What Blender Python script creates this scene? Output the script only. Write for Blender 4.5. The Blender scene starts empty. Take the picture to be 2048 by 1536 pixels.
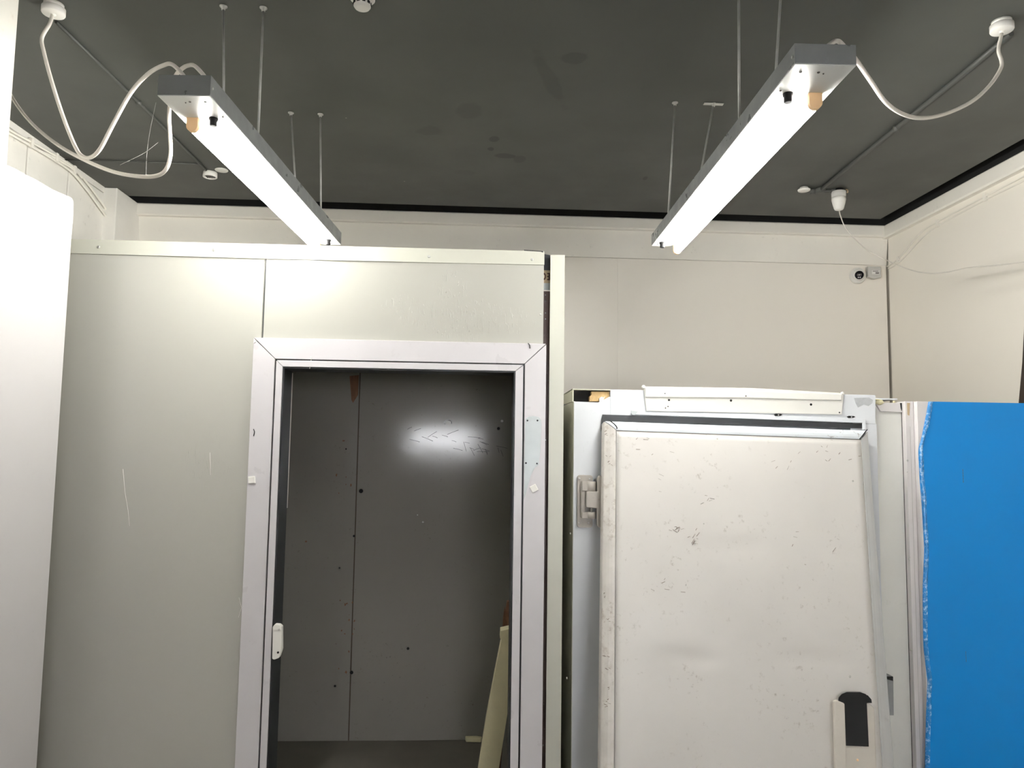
import bpy, bmesh, math, random
from mathutils import Vector, noise
random.seed(7)
SC = bpy.context.scene
COL = SC.collection

# ---------------------------------------------------------------- camera model
FPX = 1500.0
PSI, TH, RO, EYE = math.radians(3.0), math.radians(4.95), 0.014, 1.55
_f = Vector((math.sin(PSI)*math.cos(TH), math.cos(PSI)*math.cos(TH), math.sin(TH)))
_r0 = Vector((math.cos(PSI), -math.sin(PSI), 0))
_u0 = _r0.cross(_f)
_r = _r0*math.cos(RO) + _u0*math.sin(RO)
_u = _u0*math.cos(RO) - _r0*math.sin(RO)
EYEP = Vector((0, 0, EYE))

S = 1.14                     # the room shell and its lamps, in metres per survey unit
def ZS(z): return EYE+(z-EYE)*S

def at(x, y, X=None, Y=None, Z=None):
    """survey point: where the sight line of (x, y) meets a real plane of the room"""
    d = _f + (x-1024)/FPX*_r + (768-y)/FPX*_u
    t = Y/d.y if Y is not None else (Z-EYE)/d.z if Z is not None else X/d.x
    return EYEP + d*t

def atplane(x, y, p0, n):
    d = _f + (x-1024)/FPX*_r + (768-y)/FPX*_u
    return EYEP + d*((p0-EYEP).dot(n)/d.dot(n))

# ---------------------------------------------------------------- materials
def mat(name, col, rough=0.5, metal=0.0, var=0.0, vscale=3.0, dirt=0.0, dscale=20.0,
        dcol=(0.12, 0.10, 0.08), dlo=.60, dhi=.70, plo=.48, bump=0.0, bscale=40.0, stretch=(1, 1, 1), emit=None, estr=0.0,
        spec=0.5, rvar=0.0, alpha=1.0, trans=0.0, coat=0.0):
    m = bpy.data.materials.new(name); m.use_nodes = True
    nt = m.node_tree; N = nt.nodes; L = nt.links
    b = N['Principled BSDF']
    b.inputs['Roughness'].default_value = rough
    b.inputs['Metallic'].default_value = metal
    b.inputs['Specular IOR Level'].default_value = spec
    b.inputs['Coat Weight'].default_value = coat
    b.inputs['Transmission Weight'].default_value = trans
    b.inputs['Base Color'].default_value = (*col, 1)
    if emit:
        b.inputs['Emission Color'].default_value = (*emit, 1)
        b.inputs['Emission Strength'].default_value = estr
    tc = N.new('ShaderNodeTexCoord')
    mp = N.new('ShaderNodeMapping'); mp.inputs['Scale'].default_value = stretch
    L.new(tc.outputs['Object'], mp.inputs['Vector'])
    cur = None
    if var > 0:
        n = N.new('ShaderNodeTexNoise'); n.inputs['Scale'].default_value = vscale; n.inputs['Detail'].default_value = 5
        L.new(mp.outputs[0], n.inputs['Vector'])
        mr = N.new('ShaderNodeMapRange'); mr.inputs['From Min'].default_value = .3; mr.inputs['From Max'].default_value = .7
        mr.inputs['To Min'].default_value = 1-var; mr.inputs['To Max'].default_value = 1
        L.new(n.outputs['Fac'], mr.inputs['Value'])
        mx = N.new('ShaderNodeMix'); mx.data_type = 'RGBA'; mx.blend_type = 'MULTIPLY'; mx.inputs['Factor'].default_value = 1
        mx.inputs['A'].default_value = (*col, 1)
        L.new(mr.outputs[0], mx.inputs['B'])
        cur = mx.outputs['Result']
    if dirt > 0:
        n1 = N.new('ShaderNodeTexNoise'); n1.inputs['Scale'].default_value = dscale; n1.inputs['Detail'].default_value = 8
        n1.inputs['Roughness'].default_value = .7
        n2 = N.new('ShaderNodeTexNoise'); n2.inputs['Scale'].default_value = dscale*.13; n2.inputs['Detail'].default_value = 2
        L.new(mp.outputs[0], n1.inputs['Vector']); L.new(tc.outputs['Object'], n2.inputs['Vector'])
        r1 = N.new('ShaderNodeMapRange'); r1.inputs['From Min'].default_value = dlo; r1.inputs['From Max'].default_value = dhi
        r2 = N.new('ShaderNodeMapRange'); r2.inputs['From Min'].default_value = plo; r2.inputs['From Max'].default_value = plo+.18
        L.new(n1.outputs['Fac'], r1.inputs['Value']); L.new(n2.outputs['Fac'], r2.inputs['Value'])
        mu = N.new('ShaderNodeMath'); mu.operation = 'MULTIPLY'; L.new(r1.outputs[0], mu.inputs[0]); L.new(r2.outputs[0], mu.inputs[1])
        mu2 = N.new('ShaderNodeMath'); mu2.operation = 'MULTIPLY'; mu2.inputs[1].default_value = dirt; L.new(mu.outputs[0], mu2.inputs[0])
        mx = N.new('ShaderNodeMix'); mx.data_type = 'RGBA'
        L.new(mu2.outputs[0], mx.inputs['Factor'])
        if cur: L.new(cur, mx.inputs['A'])
        else: mx.inputs['A'].default_value = (*col, 1)
        mx.inputs['B'].default_value = (*dcol, 1)
        cur = mx.outputs['Result']
    if cur: L.new(cur, b.inputs['Base Color'])
    if bump > 0:
        n = N.new('ShaderNodeTexNoise'); n.inputs['Scale'].default_value = bscale; n.inputs['Detail'].default_value = 4
        L.new(mp.outputs[0], n.inputs['Vector'])
        bp = N.new('ShaderNodeBump'); bp.inputs['Strength'].default_value = bump; bp.inputs['Distance'].default_value = .003
        L.new(n.outputs['Fac'], bp.inputs['Height']); L.new(bp.outputs[0], b.inputs['Normal'])
    if rvar > 0:
        n = N.new('ShaderNodeTexNoise'); n.inputs['Scale'].default_value = vscale*1.7; n.inputs['Detail'].default_value = 6
        L.new(mp.outputs[0], n.inputs['Vector'])
        mr = N.new('ShaderNodeMapRange'); mr.inputs['From Min'].default_value = .3; mr.inputs['From Max'].default_value = .7
        mr.inputs['To Min'].default_value = max(.03, rough-rvar); mr.inputs['To Max'].default_value = min(1, rough+rvar)
        L.new(n.outputs['Fac'], mr.inputs['Value']); L.new(mr.outputs[0], b.inputs['Roughness'])
    return m

M = {}
M['wall'] = mat('cream_wall_sheet', (.90, .855, .775), .42, var=.03, vscale=1.5, bump=.08, bscale=6)
M['cornice'] = mat('white_painted_cornice', (.88, .85, .78), .5, var=.05, vscale=4, dirt=.25, dscale=30)
M['block'] = mat('white_painted_block', (.84, .82, .77), .55, var=.08, vscale=5, bump=.5, bscale=30, dirt=.3, dscale=25)
M['plaster'] = mat('white_plaster', (.62, .60, .55), .6, var=.05, vscale=4, bump=.3, bscale=60, dirt=.5, dscale=14, dcol=(.35, .22, .15))
M['board'] = mat('white_faced_board', (.50, .485, .485), .45, var=.03, vscale=3, dirt=.25, dscale=30, dcol=(.3, .28, .26))
M['cable'] = mat('white_cable_sheath', (.72, .68, .62), .45, var=.05, vscale=20)
M['plastic'] = mat('white_plastic', (.80, .785, .74), .4, var=.04, vscale=12)
M['plastic_grey'] = mat('grey_plastic', (.55, .54, .51), .45, var=.06, vscale=12)
M['housing'] = mat('dark_grey_lamp_sheet', (.23, .24, .238), .36, metal=.3, var=.15, vscale=9, rvar=.12, dirt=.25, dscale=30, dcol=(.35, .36, .36))
M['reflector'] = mat('white_enamel_reflector', (.74, .75, .73), .35, var=.04, vscale=6, dirt=.3, dscale=25)
M['amber'] = mat('amber_lampholder_plastic', (.93, .62, .34), .4, var=.08, vscale=10)
M['black'] = mat('black_plastic', (.010, .010, .011), .6, spec=.25, var=.3, vscale=20)
M['rubber'] = mat('black_rubber_gasket', (.014, .016, .019), .45, var=.4, vscale=14, dirt=.3, dscale=40, dcol=(.1, .1, .1))
M['rod'] = mat('grey_threaded_rod', (.42, .42, .40), .45, metal=.2, var=.2, vscale=40)
M['zinc'] = mat('zinc_metal', (.62, .62, .60), .35, metal=.8, var=.2, vscale=30)
M['zincsheet'] = mat('grey_zinc_sheet', (.42, .45, .45), .4, metal=.35, var=.15, vscale=12, dirt=.7, dscale=60, dcol=(.2, .2, .2))
M['brown'] = mat('brown_painted_steel', (.085, .045, .035), .4, var=.25, vscale=12, dirt=.5, dscale=50, dcol=(.5, .45, .4))
M['tan'] = mat('tan_carton', (.50, .38, .24), .7, var=.15, vscale=20)
M['film'] = mat('blue_protective_film', (.0, .235, .66), .4, spec=.3, var=.06, vscale=1.5, bump=.05, bscale=7)
M['film2'] = mat('crumpled_blue_film', (.03, .26, .66), .18, var=.25, vscale=25, bump=1.0, bscale=50, dirt=.8, dscale=60, dcol=(.45, .72, .95), dlo=.5, dhi=.6, plo=.35)
M['panelwhite'] = mat('white_panel_skin', (.74, .71, .71), .4, var=.03, vscale=3, dirt=.2, dscale=20)
M['foam'] = mat('yellow_polyurethane_foam', (.74, .52, .25), .9, var=.25, vscale=30, bump=1, bscale=90)
M['foampale'] = mat('pale_foam_board', (.78, .72, .47), .85, var=.14, vscale=9, bump=.5, bscale=60)
M['wood'] = mat('splintered_wood', (.20, .095, .045), .7, var=.5, vscale=14, stretch=(8, 8, 1))
M['plank'] = mat('dark_brown_plank', (.045, .028, .02), .5, var=.3, vscale=10, stretch=(6, 6, 1))
M['hinge'] = mat('grey_cast_hinge', (.43, .40, .36), .5, var=.12, vscale=20, dirt=.7, dscale=60, dcol=(.17, .09, .05))
M['latch'] = mat('beige_latch_plastic', (.60, .56, .50), .45, var=.06, vscale=14, dirt=.2, dscale=60)
M['frostwhite'] = mat('white_freezer_sheet', (.74, .765, .80), .4, var=.05, vscale=5, dirt=.3, dscale=18, dcol=(.42, .44, .46))
M['doorface'] = mat('dirty_white_door_sheet', (.685, .66, .63), .42, var=.08, vscale=3, bump=.12, bscale=5, dirt=.7, dscale=42, dcol=(.27, .23, .19), rvar=.08, dlo=.58, dhi=.72, plo=.44)
M['doorprof'] = mat('scuffed_white_edge_profile', (.68, .65, .61), .4, var=.12, vscale=14, dirt=.7, dscale=38, dcol=(.26, .19, .14), dlo=.52, dhi=.70, plo=.38)
M['doorproft'] = mat('white_top_edge_profile', (.66, .70, .74), .35, var=.05, vscale=8, dirt=.9, dscale=48, dcol=(.18, .14, .12), dlo=.57, dhi=.66, plo=.42)
M['doorprofr'] = mat('grey_side_edge_profile', (.56, .565, .56), .4, var=.12, vscale=6, dirt=.5, dscale=25, dcol=(.25, .24, .22))
M['joint'] = mat('brown_grey_joint', (.07, .05, .035), .7, var=.3, vscale=20)
M['scuffdark'] = mat('dark_scuff', (.22, .17, .14), .7)
M['wallpanel'] = mat('off_white_panel_sheet', (.84, .84, .80), .4, var=.05, vscale=6, dirt=.3, dscale=20, dcol=(.5, .5, .48))
M['scuff'] = mat('grey_scuffed_paint', (.52, .54, .56), .5, var=.2, vscale=50)
M['keeper'] = mat('grey_keeper_plastic', (.30, .31, .31), .45, var=.08, vscale=20)
M['panelgreen'] = mat('old_cream_side_sheet', (.70, .69, .56), .4, var=.06, vscale=5, dirt=.3, dscale=30)
M['floor'] = mat('grey_concrete_floor', (.30, .28, .25), .6, var=.2, vscale=5, bump=.2, bscale=30)
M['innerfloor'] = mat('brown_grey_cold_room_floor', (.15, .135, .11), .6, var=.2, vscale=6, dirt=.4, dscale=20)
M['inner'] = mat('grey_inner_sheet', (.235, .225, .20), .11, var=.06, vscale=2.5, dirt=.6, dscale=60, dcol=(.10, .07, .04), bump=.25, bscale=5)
M['framewhite'] = mat('white_aluminium_door_frame', (.60, .58, .60), .33, var=.04, vscale=5, dirt=.55, dscale=24, dcol=(.42, .39, .38), rvar=.08)
M['strip'] = mat('pale_green_grey_strip', (.52, .52, .455), .35, var=.03, vscale=5)
M['innerglass'] = mat('window_glass', (1, 1, 1), .02, trans=1.0)
M['letters'] = mat('dark_brown_printing', (.06, .02, .015), .7)
M['label'] = mat('white_paper_label', (.8, .79, .76), .6)
M['ink'] = mat('dark_grey_print', (.12, .11, .10), .6)
M['lens'] = mat('dark_camera_glass', (.01, .01, .012), .08)
M['web'] = mat('cobweb_thread', (.45, .45, .42), .6)
M['tube'] = mat('lit_fluorescent_tube', (1, 1, 1), .4, emit=(1.0, .985, .93), estr=92.0)

# glossy panel of the cold room, with flaking film streaks above the doorway
def panel_material():
    m = mat('gloss_pale_panel_sheet', (.415, .41, .37), .2, var=.02, vscale=2)
    nt = m.node_tree; N = nt.nodes; L = nt.links; b = N['Principled BSDF']
    tc = N.new('ShaderNodeTexCoord'); mp = N.new('ShaderNodeMapping'); mp.inputs['Scale'].default_value = (190, 190, 26)
    L.new(tc.outputs['Object'], mp.inputs['Vector'])
    n = N.new('ShaderNodeTexNoise'); n.inputs['Scale'].default_value = 1; n.inputs['Detail'].default_value = 3; n.inputs['Distortion'].default_value = .5
    L.new(mp.outputs[0], n.inputs['Vector'])
    r = N.new('ShaderNodeMapRange'); r.inputs['From Min'].default_value = .60; r.inputs['From Max'].default_value = .64
    L.new(n.outputs['Fac'], r.inputs['Value'])
    # the flaking stays in a few patches of the sheets
    n2 = N.new('ShaderNodeTexNoise'); n2.inputs['Scale'].default_value = 9; n2.inputs['Detail'].default_value = 3
    L.new(tc.outputs['Object'], n2.inputs['Vector'])
    acc = None
    for (x, y, rx, rz, k) in ((930, 640, .27, .085, 1.0), (905, 585, .07, .13, .9), (420, 930, .16, .17, .45), (800, 610, .12, .05, .6)):
        c = at(x, y, Y=3.0)-Vector((-.75, 3.0, 0))
        mp2 = N.new('ShaderNodeMapping'); mp2.vector_type = 'TEXTURE'; mp2.inputs['Location'].default_value = c; mp2.inputs['Scale'].default_value = (rx, 1, rz)
        L.new(tc.outputs['Object'], mp2.inputs['Vector'])
        ln = N.new('ShaderNodeVectorMath'); ln.operation = 'LENGTH'; L.new(mp2.outputs[0], ln.inputs[0])
        mr = N.new('ShaderNodeMapRange'); mr.inputs['From Min'].default_value = .5; mr.inputs['From Max'].default_value = 1.3; mr.inputs['To Min'].default_value = k; mr.inputs['To Max'].default_value = 0
        L.new(ln.outputs['Value'], mr.inputs['Value'])
        if acc is None: acc = mr.outputs[0]
        else:
            mm = N.new('ShaderNodeMath'); mm.operation = 'MAXIMUM'; L.new(acc, mm.inputs[0]); L.new(mr.outputs[0], mm.inputs[1]); acc = mm.outputs[0]
    ad = N.new('ShaderNodeMath'); ad.operation = 'ADD'; L.new(acc, ad.inputs[0]); L.new(n2.outputs['Fac'], ad.inputs[1])
    r2 = N.new('ShaderNodeMapRange'); r2.inputs['From Min'].default_value = .85; r2.inputs['From Max'].default_value = 1.3
    L.new(ad.outputs[0], r2.inputs['Value'])
    mu = N.new('ShaderNodeMath'); mu.operation = 'MULTIPLY'; L.new(r.outputs[0], mu.inputs[0]); L.new(r2.outputs[0], mu.inputs[1])
    bp = N.new('ShaderNodeBump'); bp.inputs['Strength'].default_value = 1.0; bp.inputs['Distance'].default_value = .002
    L.new(mu.outputs[0], bp.inputs['Height']); L.new(bp.outputs[0], b.inputs['Normal'])
    return m
M['panel'] = panel_material()

# dark ceiling paint with a few darker repair smudges and tiny chips
def ceiling_material():
    m = mat('dark_grey_ceiling_paint', (.078, .081, .073), .5, spec=.3, var=.12, vscale=2.2, rvar=.05)
    nt = m.node_tree; N = nt.nodes; L = nt.links; b = N['Principled BSDF']
    src = b.inputs['Base Color'].links[0].from_socket
    tc = N.new('ShaderNodeTexCoord')
    nz = N.new('ShaderNodeTexNoise'); nz.inputs['Scale'].default_value = 9; nz.inputs['Detail'].default_value = 5
    L.new(tc.outputs['Object'], nz.inputs['Vector'])
    acc = None
    for (x, y, rx, ry, rot, k) in [(1148, 116, .045, .030, 0, .32), (1100, 160, .03, .16, -.35, .20), (940, 222, .055, .045, .2, .24), (855, 262, .06, .035, 0, .24),
                                   (990, 278, .022, .022, 0, .5), (982, 298, .014, .016, 0, .55), (1010, 312, .055, .022, 0, .5), (1290, 357, .012, .02, 0, .5), (930, 345, .05, .03, 0, .18),
                                   (1040, 318, .03, .03, 0, .35)]:
        c = at(x, y, Z=ZS(2.835))
        mp = N.new('ShaderNodeMapping'); mp.vector_type = 'TEXTURE'
        mp.inputs['Location'].default_value = c; mp.inputs['Rotation'].default_value = (0, 0, rot); mp.inputs['Scale'].default_value = (rx*S, ry*1.4*S, 1)
        L.new(tc.outputs['Object'], mp.inputs['Vector'])
        ln = N.new('ShaderNodeVectorMath'); ln.operation = 'LENGTH'; L.new(mp.outputs[0], ln.inputs[0])
        ad = N.new('ShaderNodeMath'); ad.operation = 'MULTIPLY_ADD'; ad.inputs[1].default_value = 1.6
        L.new(nz.outputs['Fac'], ad.inputs[0]); L.new(ln.outputs['Value'], ad.inputs[2])
        mr = N.new('ShaderNodeMapRange'); mr.inputs['From Min'].default_value = 1.55; mr.inputs['From Max'].default_value = 1.85
        mr.inputs['To Min'].default_value = k; mr.inputs['To Max'].default_value = 0
        L.new(ad.outputs[0], mr.inputs['Value'])
        if acc is None: acc = mr.outputs[0]
        else:
            mm = N.new('ShaderNodeMath'); mm.operation = 'MAXIMUM'; L.new(acc, mm.inputs[0]); L.new(mr.outputs[0], mm.inputs[1]); acc = mm.outputs[0]
    mx = N.new('ShaderNodeMix'); mx.data_type = 'RGBA'; L.new(acc, mx.inputs['Factor']); L.new(src, mx.inputs['A']); mx.inputs['B'].default_value = (.012, .013, .012, 1)
    # chips
    vo = N.new('ShaderNodeTexVoronoi'); vo.inputs['Scale'].default_value = 5.0; L.new(tc.outputs['Object'], vo.inputs['Vector'])
    cr = N.new('ShaderNodeMapRange'); cr.inputs['From Min'].default_value = .016; cr.inputs['From Max'].default_value = .024; cr.inputs['To Min'].default_value = .7; cr.inputs['To Max'].default_value = 0
    L.new(vo.outputs['Distance'], cr.inputs['Value'])
    m2 = N.new('ShaderNodeMix'); m2.data_type = 'RGBA'; L.new(cr.outputs[0], m2.inputs['Factor']); L.new(mx.outputs['Result'], m2.inputs['A']); m2.inputs['B'].default_value = (.35, .34, .31, 1)
    L.new(m2.outputs['Result'], b.inputs['Base Color'])
    return m
M['ceiling'] = ceiling_material()
M['recess'] = mat('black_shadow_gap_lining', (.012, .012, .012), .9, var=.2, vscale=8)  # black put in as the shade along the ceiling edge
M['ceilpaint'] = mat('dark_painted_conduit', (.068, .071, .065), .5, var=.1, vscale=8)

# ---------------------------------------------------------------- mesh helpers
def B(): return bmesh.new()

def box(bm, x0, x1, y0, y1, z0, z1, bev=0.0):
    x0, x1 = min(x0, x1), max(x0, x1); y0, y1 = min(y0, y1), max(y0, y1); z0, z1 = min(z0, z1), max(z0, z1)
    v = [bm.verts.new(p) for p in ((x0,y0,z0),(x1,y0,z0),(x1,y1,z0),(x0,y1,z0),(x0,y0,z1),(x1,y0,z1),(x1,y1,z1),(x0,y1,z1))]
    fs = [bm.faces.new([v[i] for i in q]) for q in ((0,3,2,1),(4,5,6,7),(0,1,5,4),(1,2,6,5),(2,3,7,6),(3,0,4,7))]
    if bev > 0:
        es = list({e for f in fs for e in f.edges})
        bmesh.ops.bevel(bm, geom=es, offset=bev, segments=2, affect='EDGES', profile=.5)
    return bm

def prism(bm, pts, d, bev=0.0):
    """closed polygon of 3-D points (in order) swept by the vector d"""
    d = Vector(d); a = [bm.verts.new(Vector(p)) for p in pts]; b = [bm.verts.new(Vector(p)+d) for p in pts]
    n = len(pts)
    fs = [bm.faces.new(a), bm.faces.new(list(reversed(b)))]
    for i in range(n): fs.append(bm.faces.new([a[i], b[i], b[(i+1) % n], a[(i+1) % n]]))
    bmesh.ops.recalc_face_normals(bm, faces=fs)
    if bev > 0:
        es = list({e for f in fs for e in f.edges})
        bmesh.ops.bevel(bm, geom=es, offset=bev, segments=2, affect='EDGES', profile=.5)
    return bm

def spline(pts, sub=8):
    pts = [Vector(p) for p in pts]; out = []
    P = [2*pts[0]-pts[1]] + pts + [2*pts[-1]-pts[-2]]
    for i in range(1, len(P)-2):
        a, b, c, d = P[i-1:i+3]
        for k in range(sub):
            t = k/sub
            out.append(.5*((2*b)+(c-a)*t+(2*a-5*b+4*c-d)*t*t+(3*b-a-3*c+d)*t*t*t))
    out.append(pts[-1]); return out

def sweep(bm, pts, r, n=10, smooth=True, cap=True):
    rings = []; prev = None
    for i, p in enumerate(pts):
        t = (pts[min(i+1, len(pts)-1)]-pts[max(i-1, 0)]).normalized()
        if prev is None:
            a = t.orthogonal().normalized()
        else:
            a = (prev - t*prev.dot(t)).normalized()
        prev = a; b = t.cross(a)
        rr = r[i] if isinstance(r, (list, tuple)) else r
        rings.append([bm.verts.new(p + (a*math.cos(2*math.pi*k/n)+b*math.sin(2*math.pi*k/n))*rr) for k in range(n)])
    for i in range(len(rings)-1):
        for k in range(n):
            f = bm.faces.new([rings[i][k], rings[i][(k+1) % n], rings[i+1][(k+1) % n], rings[i+1][k]]); f.smooth = smooth
    if cap:
        bm.faces.new(list(reversed(rings[0]))); bm.faces.new(rings[-1])
    return bm

def lathe(bm, c, axis, prof, n=28):
    """prof: list of (radius, distance along the axis)"""
    c = Vector(c); w = Vector(axis).normalized(); a = w.orthogonal().normalized(); b = w.cross(a)
    rings = []
    for (r, h) in prof:
        rings.append([bm.verts.new(c + w*h + (a*math.cos(2*math.pi*k/n)+b*math.sin(2*math.pi*k/n))*max(r, 1e-5)) for k in range(n)])
    for i in range(len(rings)-1):
        for k in range(n):
            f = bm.faces.new([rings[i][k], rings[i][(k+1) % n], rings[i+1][(k+1) % n], rings[i+1][k]]); f.smooth = True
    f0 = bm.faces.new(list(reversed(rings[0]))); f1 = bm.faces.new(rings[-1])
    bmesh.ops.recalc_face_normals(bm, faces=bm.faces[:])
    return bm

def thing(name, label, cat, loc, group=None):
    o = bpy.data.objects.new(name, None); COL.objects.link(o); o.location = loc; o.empty_display_size = .05
    o['label'] = label; o['category'] = cat
    if group: o['group'] = group
    return o

def wloc(o):
    v = Vector((0, 0, 0))
    while o: v += o.location; o = o.parent
    return v

def obj(name, bm, m, parent=None, label=None, base=None):
    if parent is not None: off = wloc(parent)
    else:
        xs = [v.co for v in bm.verts]
        off = Vector(base) if base is not None else Vector(((min(v.x for v in xs)+max(v.x for v in xs))/2, (min(v.y for v in xs)+max(v.y for v in xs))/2, min(v.z for v in xs)))
    for v in bm.verts: v.co -= off
    bmesh.ops.recalc_face_normals(bm, faces=bm.faces[:])
    me = bpy.data.meshes.new(name); bm.to_mesh(me); bm.free()
    ms = m if isinstance(m, (list, tuple)) else [m]
    for q in ms: me.materials.append(M[q] if isinstance(q, str) else q)
    o = bpy.data.objects.new(name, me); COL.objects.link(o)
    if parent is not None: o.parent = parent
    else: o.location = off
    if label: o['label'] = label
    return o

def tag(o, label, cat, group=None):
    o['label'] = label; o['category'] = cat
    if group: o['group'] = group
    return o

def struct(name, bm, m, base=(0, 0, 0)):
    o = obj(name, bm, m, None, base=base); o['kind'] = 'structure'; return o

def screw(parent, p, axis=(0, -1, 0), r=.005, m='zinc', name='screw'):
    b = B(); lathe(b, p, axis, [(r, -.001), (r, .0012), (r*.7, .0028), (r*.25, .003), (r*.2, .0018)], 12)
    return obj(name, b, m, parent)

XL, XR, YB, YF, H = -1.87*S, 2.33*S, 4.10*S, -4.6, ZS(2.835)
WY = 4.05*S                  # face of the back wall's panels
def V(*a): return Vector(a)

# ---------------------------------------------------------------- the setting
struct('floor', box(B(), XL-.1, XR+.1, YF-.1, YB+.1, -.1, 0), 'floor')
struct('ceiling', box(B(), XL-.14, XR-.13, YF-.14, WY-.16, H, H+.12), 'ceiling')
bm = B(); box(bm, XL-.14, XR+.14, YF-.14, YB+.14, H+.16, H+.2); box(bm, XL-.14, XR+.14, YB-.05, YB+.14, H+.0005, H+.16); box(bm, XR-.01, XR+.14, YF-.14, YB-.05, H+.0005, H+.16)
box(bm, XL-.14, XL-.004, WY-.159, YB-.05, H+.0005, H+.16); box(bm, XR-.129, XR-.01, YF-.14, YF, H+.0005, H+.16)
struct('trim_3', bm, 'recess')  # black slot added at the back and right ceiling edges as shade

wb = struct('wall_back', box(B(), XL-.1, XR+.1, YB, YB+.12, 0, H), 'block')
obj('wall_panel', box(B(), XL, .7902*S, WY, YB, 0, ZS(2.612)), 'wall', wb)
obj('wall_panel', box(B(), .7906*S, XR-.011, WY, YB, 0, ZS(2.612)), 'wall', wb)
obj('upper_board', prism(B(), [(XL, 4.062*S, ZS(2.617)), (XL, WY, ZS(2.70)), (XL, 4.04*S, ZS(2.768)), (XL, YB, ZS(2.768)), (XL, YB, ZS(2.617))], (XR-XL, 0, 0)), 'cornice', wb)

wr = struct('wall_right', box(B(), XR+.02, XR+.12, YF, YB, 0, H), 'block')
obj('wall_panel', box(B(), XR, XR+.02, 1.2, 4.040*S, 0, ZS(2.764), .0015), 'wall', wr)
obj('wall_panel', box(B(), XR, XR+.02, YF, 1.197, 0, ZS(2.764), .0015), 'wall', wr)

# white box cornices under the ceiling
bm = B(); prism(bm, [(XL, 4.018*S, ZS(2.768)), (XL, 4.012*S, ZS(2.776)), (XL, 4.012*S, H-.008), (XL, 4.018*S, H-.001), (XL, YB, H-.001), (XL, YB, ZS(2.768))], (XR-XL-.02, 0, 0))
struct('trim_1', bm, 'cornice')
bm = B(); prism(bm, [(2.302*S, YF, ZS(2.762)), (2.296*S, YF, ZS(2.770)), (2.296*S, YF, H-.008), (2.302*S, YF, H-.001), (XR+.02, YF, H-.001), (XR+.02, YF, ZS(2.762))], (0, WY-YF, 0))
struct('trim_2', bm, 'cornice')

# left wall of big painted blocks with a pier in the far corner
bm = B(); box(bm, XL-.12, XL-.045, YF, YB, 0, H)
ys = [-3.6]
edges = [at(55, 320, X=XL).y, at(137, 365, X=XL).y, at(209, 455, X=XL).y]
step = edges[1]-edges[0]
row0 = []
y = edges[0]
while y > YF: row0.append(y); y -= step
row0 = sorted(row0) + [edges[1], edges[2], YB]
zs = [0, .596, 1.192, 1.788, 2.384, 2.98]
for k in range(5):
    cuts = [YF]+[c-(step*.5 if k % 2 else 0) for c in row0[:-1] if c-(step*.5 if k % 2 else 0) > YF]+[YB]
    for a, b in zip(cuts[:-1], cuts[1:]):
        if b-a > .03: box(bm, XL-.045, XL+random.uniform(-.003, .003), a+.005, b-.005, zs[k]+.002, zs[k+1]-.002, .004)
box(bm, XL-.045, XL-.001, YF, YB, 2.982, H, 0)
box(bm, XL-.02, XL+.07, at(209, 385, X=XL).y, YB-.02, 2.5, H, .006)
struct('wall_left', bm, 'block')

# near return of the left wall
px = at(24, 200, Y=2.34).x
struct('wall_near_left', box(B(), XL+.004, px, .9, 2.34, 0, H-.001, .004), 'plaster')

# wall behind the camera with unseen windows, the wider one added for fill light
bm = B()
wx = [(-1.05, .10, 1.50, 1.86), (.95, 2.35, .85, 2.25)]
xs = [XL, wx[0][0], wx[0][1], wx[1][0], wx[1][1], XR]
for a, b in ((0, 1), (2, 3), (4, 5)): box(bm, xs[a], xs[b], YF-.14, YF, 0, H)
for a, b, z0_, z1_ in wx: box(bm, a, b, YF-.14, YF, 0, z0_); box(bm, a, b, YF-.14, YF, z1_, H)
struct('wall_front', bm, 'block')
for i, (a, b, z0_, z1_) in enumerate(wx):
    bm = B(); t = .03
    box(bm, a, a+t, YF-.1, YF-.04, z0_, z1_); box(bm, b-t, b, YF-.1, YF-.04, z0_, z1_)
    box(bm, a+t, b-t, YF-.1, YF-.04, z0_, z0_+t); box(bm, a+t, b-t, YF-.1, YF-.04, z1_-t, z1_)
    w = struct('window_%d' % (i+1), bm, 'framewhite')
    obj('pane', box(B(), a+t, b-t, YF-.072, YF-.066, z0_+t, z1_-t), 'innerglass', w)

# ---------------------------------------------------------------- left boards
Xb = at(147, 400, Y=2.80).x; zt = at(147, 400, Y=2.80).z
def onb(x, y, X=Xb): return at(x, y, X=X)
bm = B()
tp = [onb(x, y) for x, y in [(-12, 316), (10, 328), (30, 337), (53, 350), (70, 358), (85, 367), (105, 379), (126, 388), (138, 393), (144, 397), (147, 403), (146, 440), (143, 470)]]
prism(bm, [(Xb, tp[0].y, 0)]+tp+[(Xb, tp[-1].y, 0)], (-.018, 0, 0))
tag(obj('wall_board', bm, 'board'), 'tall white board standing along the left wall in front of the painted blocks', 'board', 'white boards by the left wall')
z2 = at(139, 602, Y=2.81).z
X2 = Xb-.020; Y2 = 2.80*Xb/Xb+.018
bm = B(); prism(bm, [(X2, 2.36, 0), (X2, 2.36, z2), (X2, Y2-.006, z2), (X2, Y2, z2-.008), (X2, Y2, 0)], (-.018, 0, 0), .001)
tag(obj('wall_board', bm, 'board'), 'shorter white board behind the tall board at left, only its edge peeking out', 'board', 'white boards by the left wall')

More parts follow.
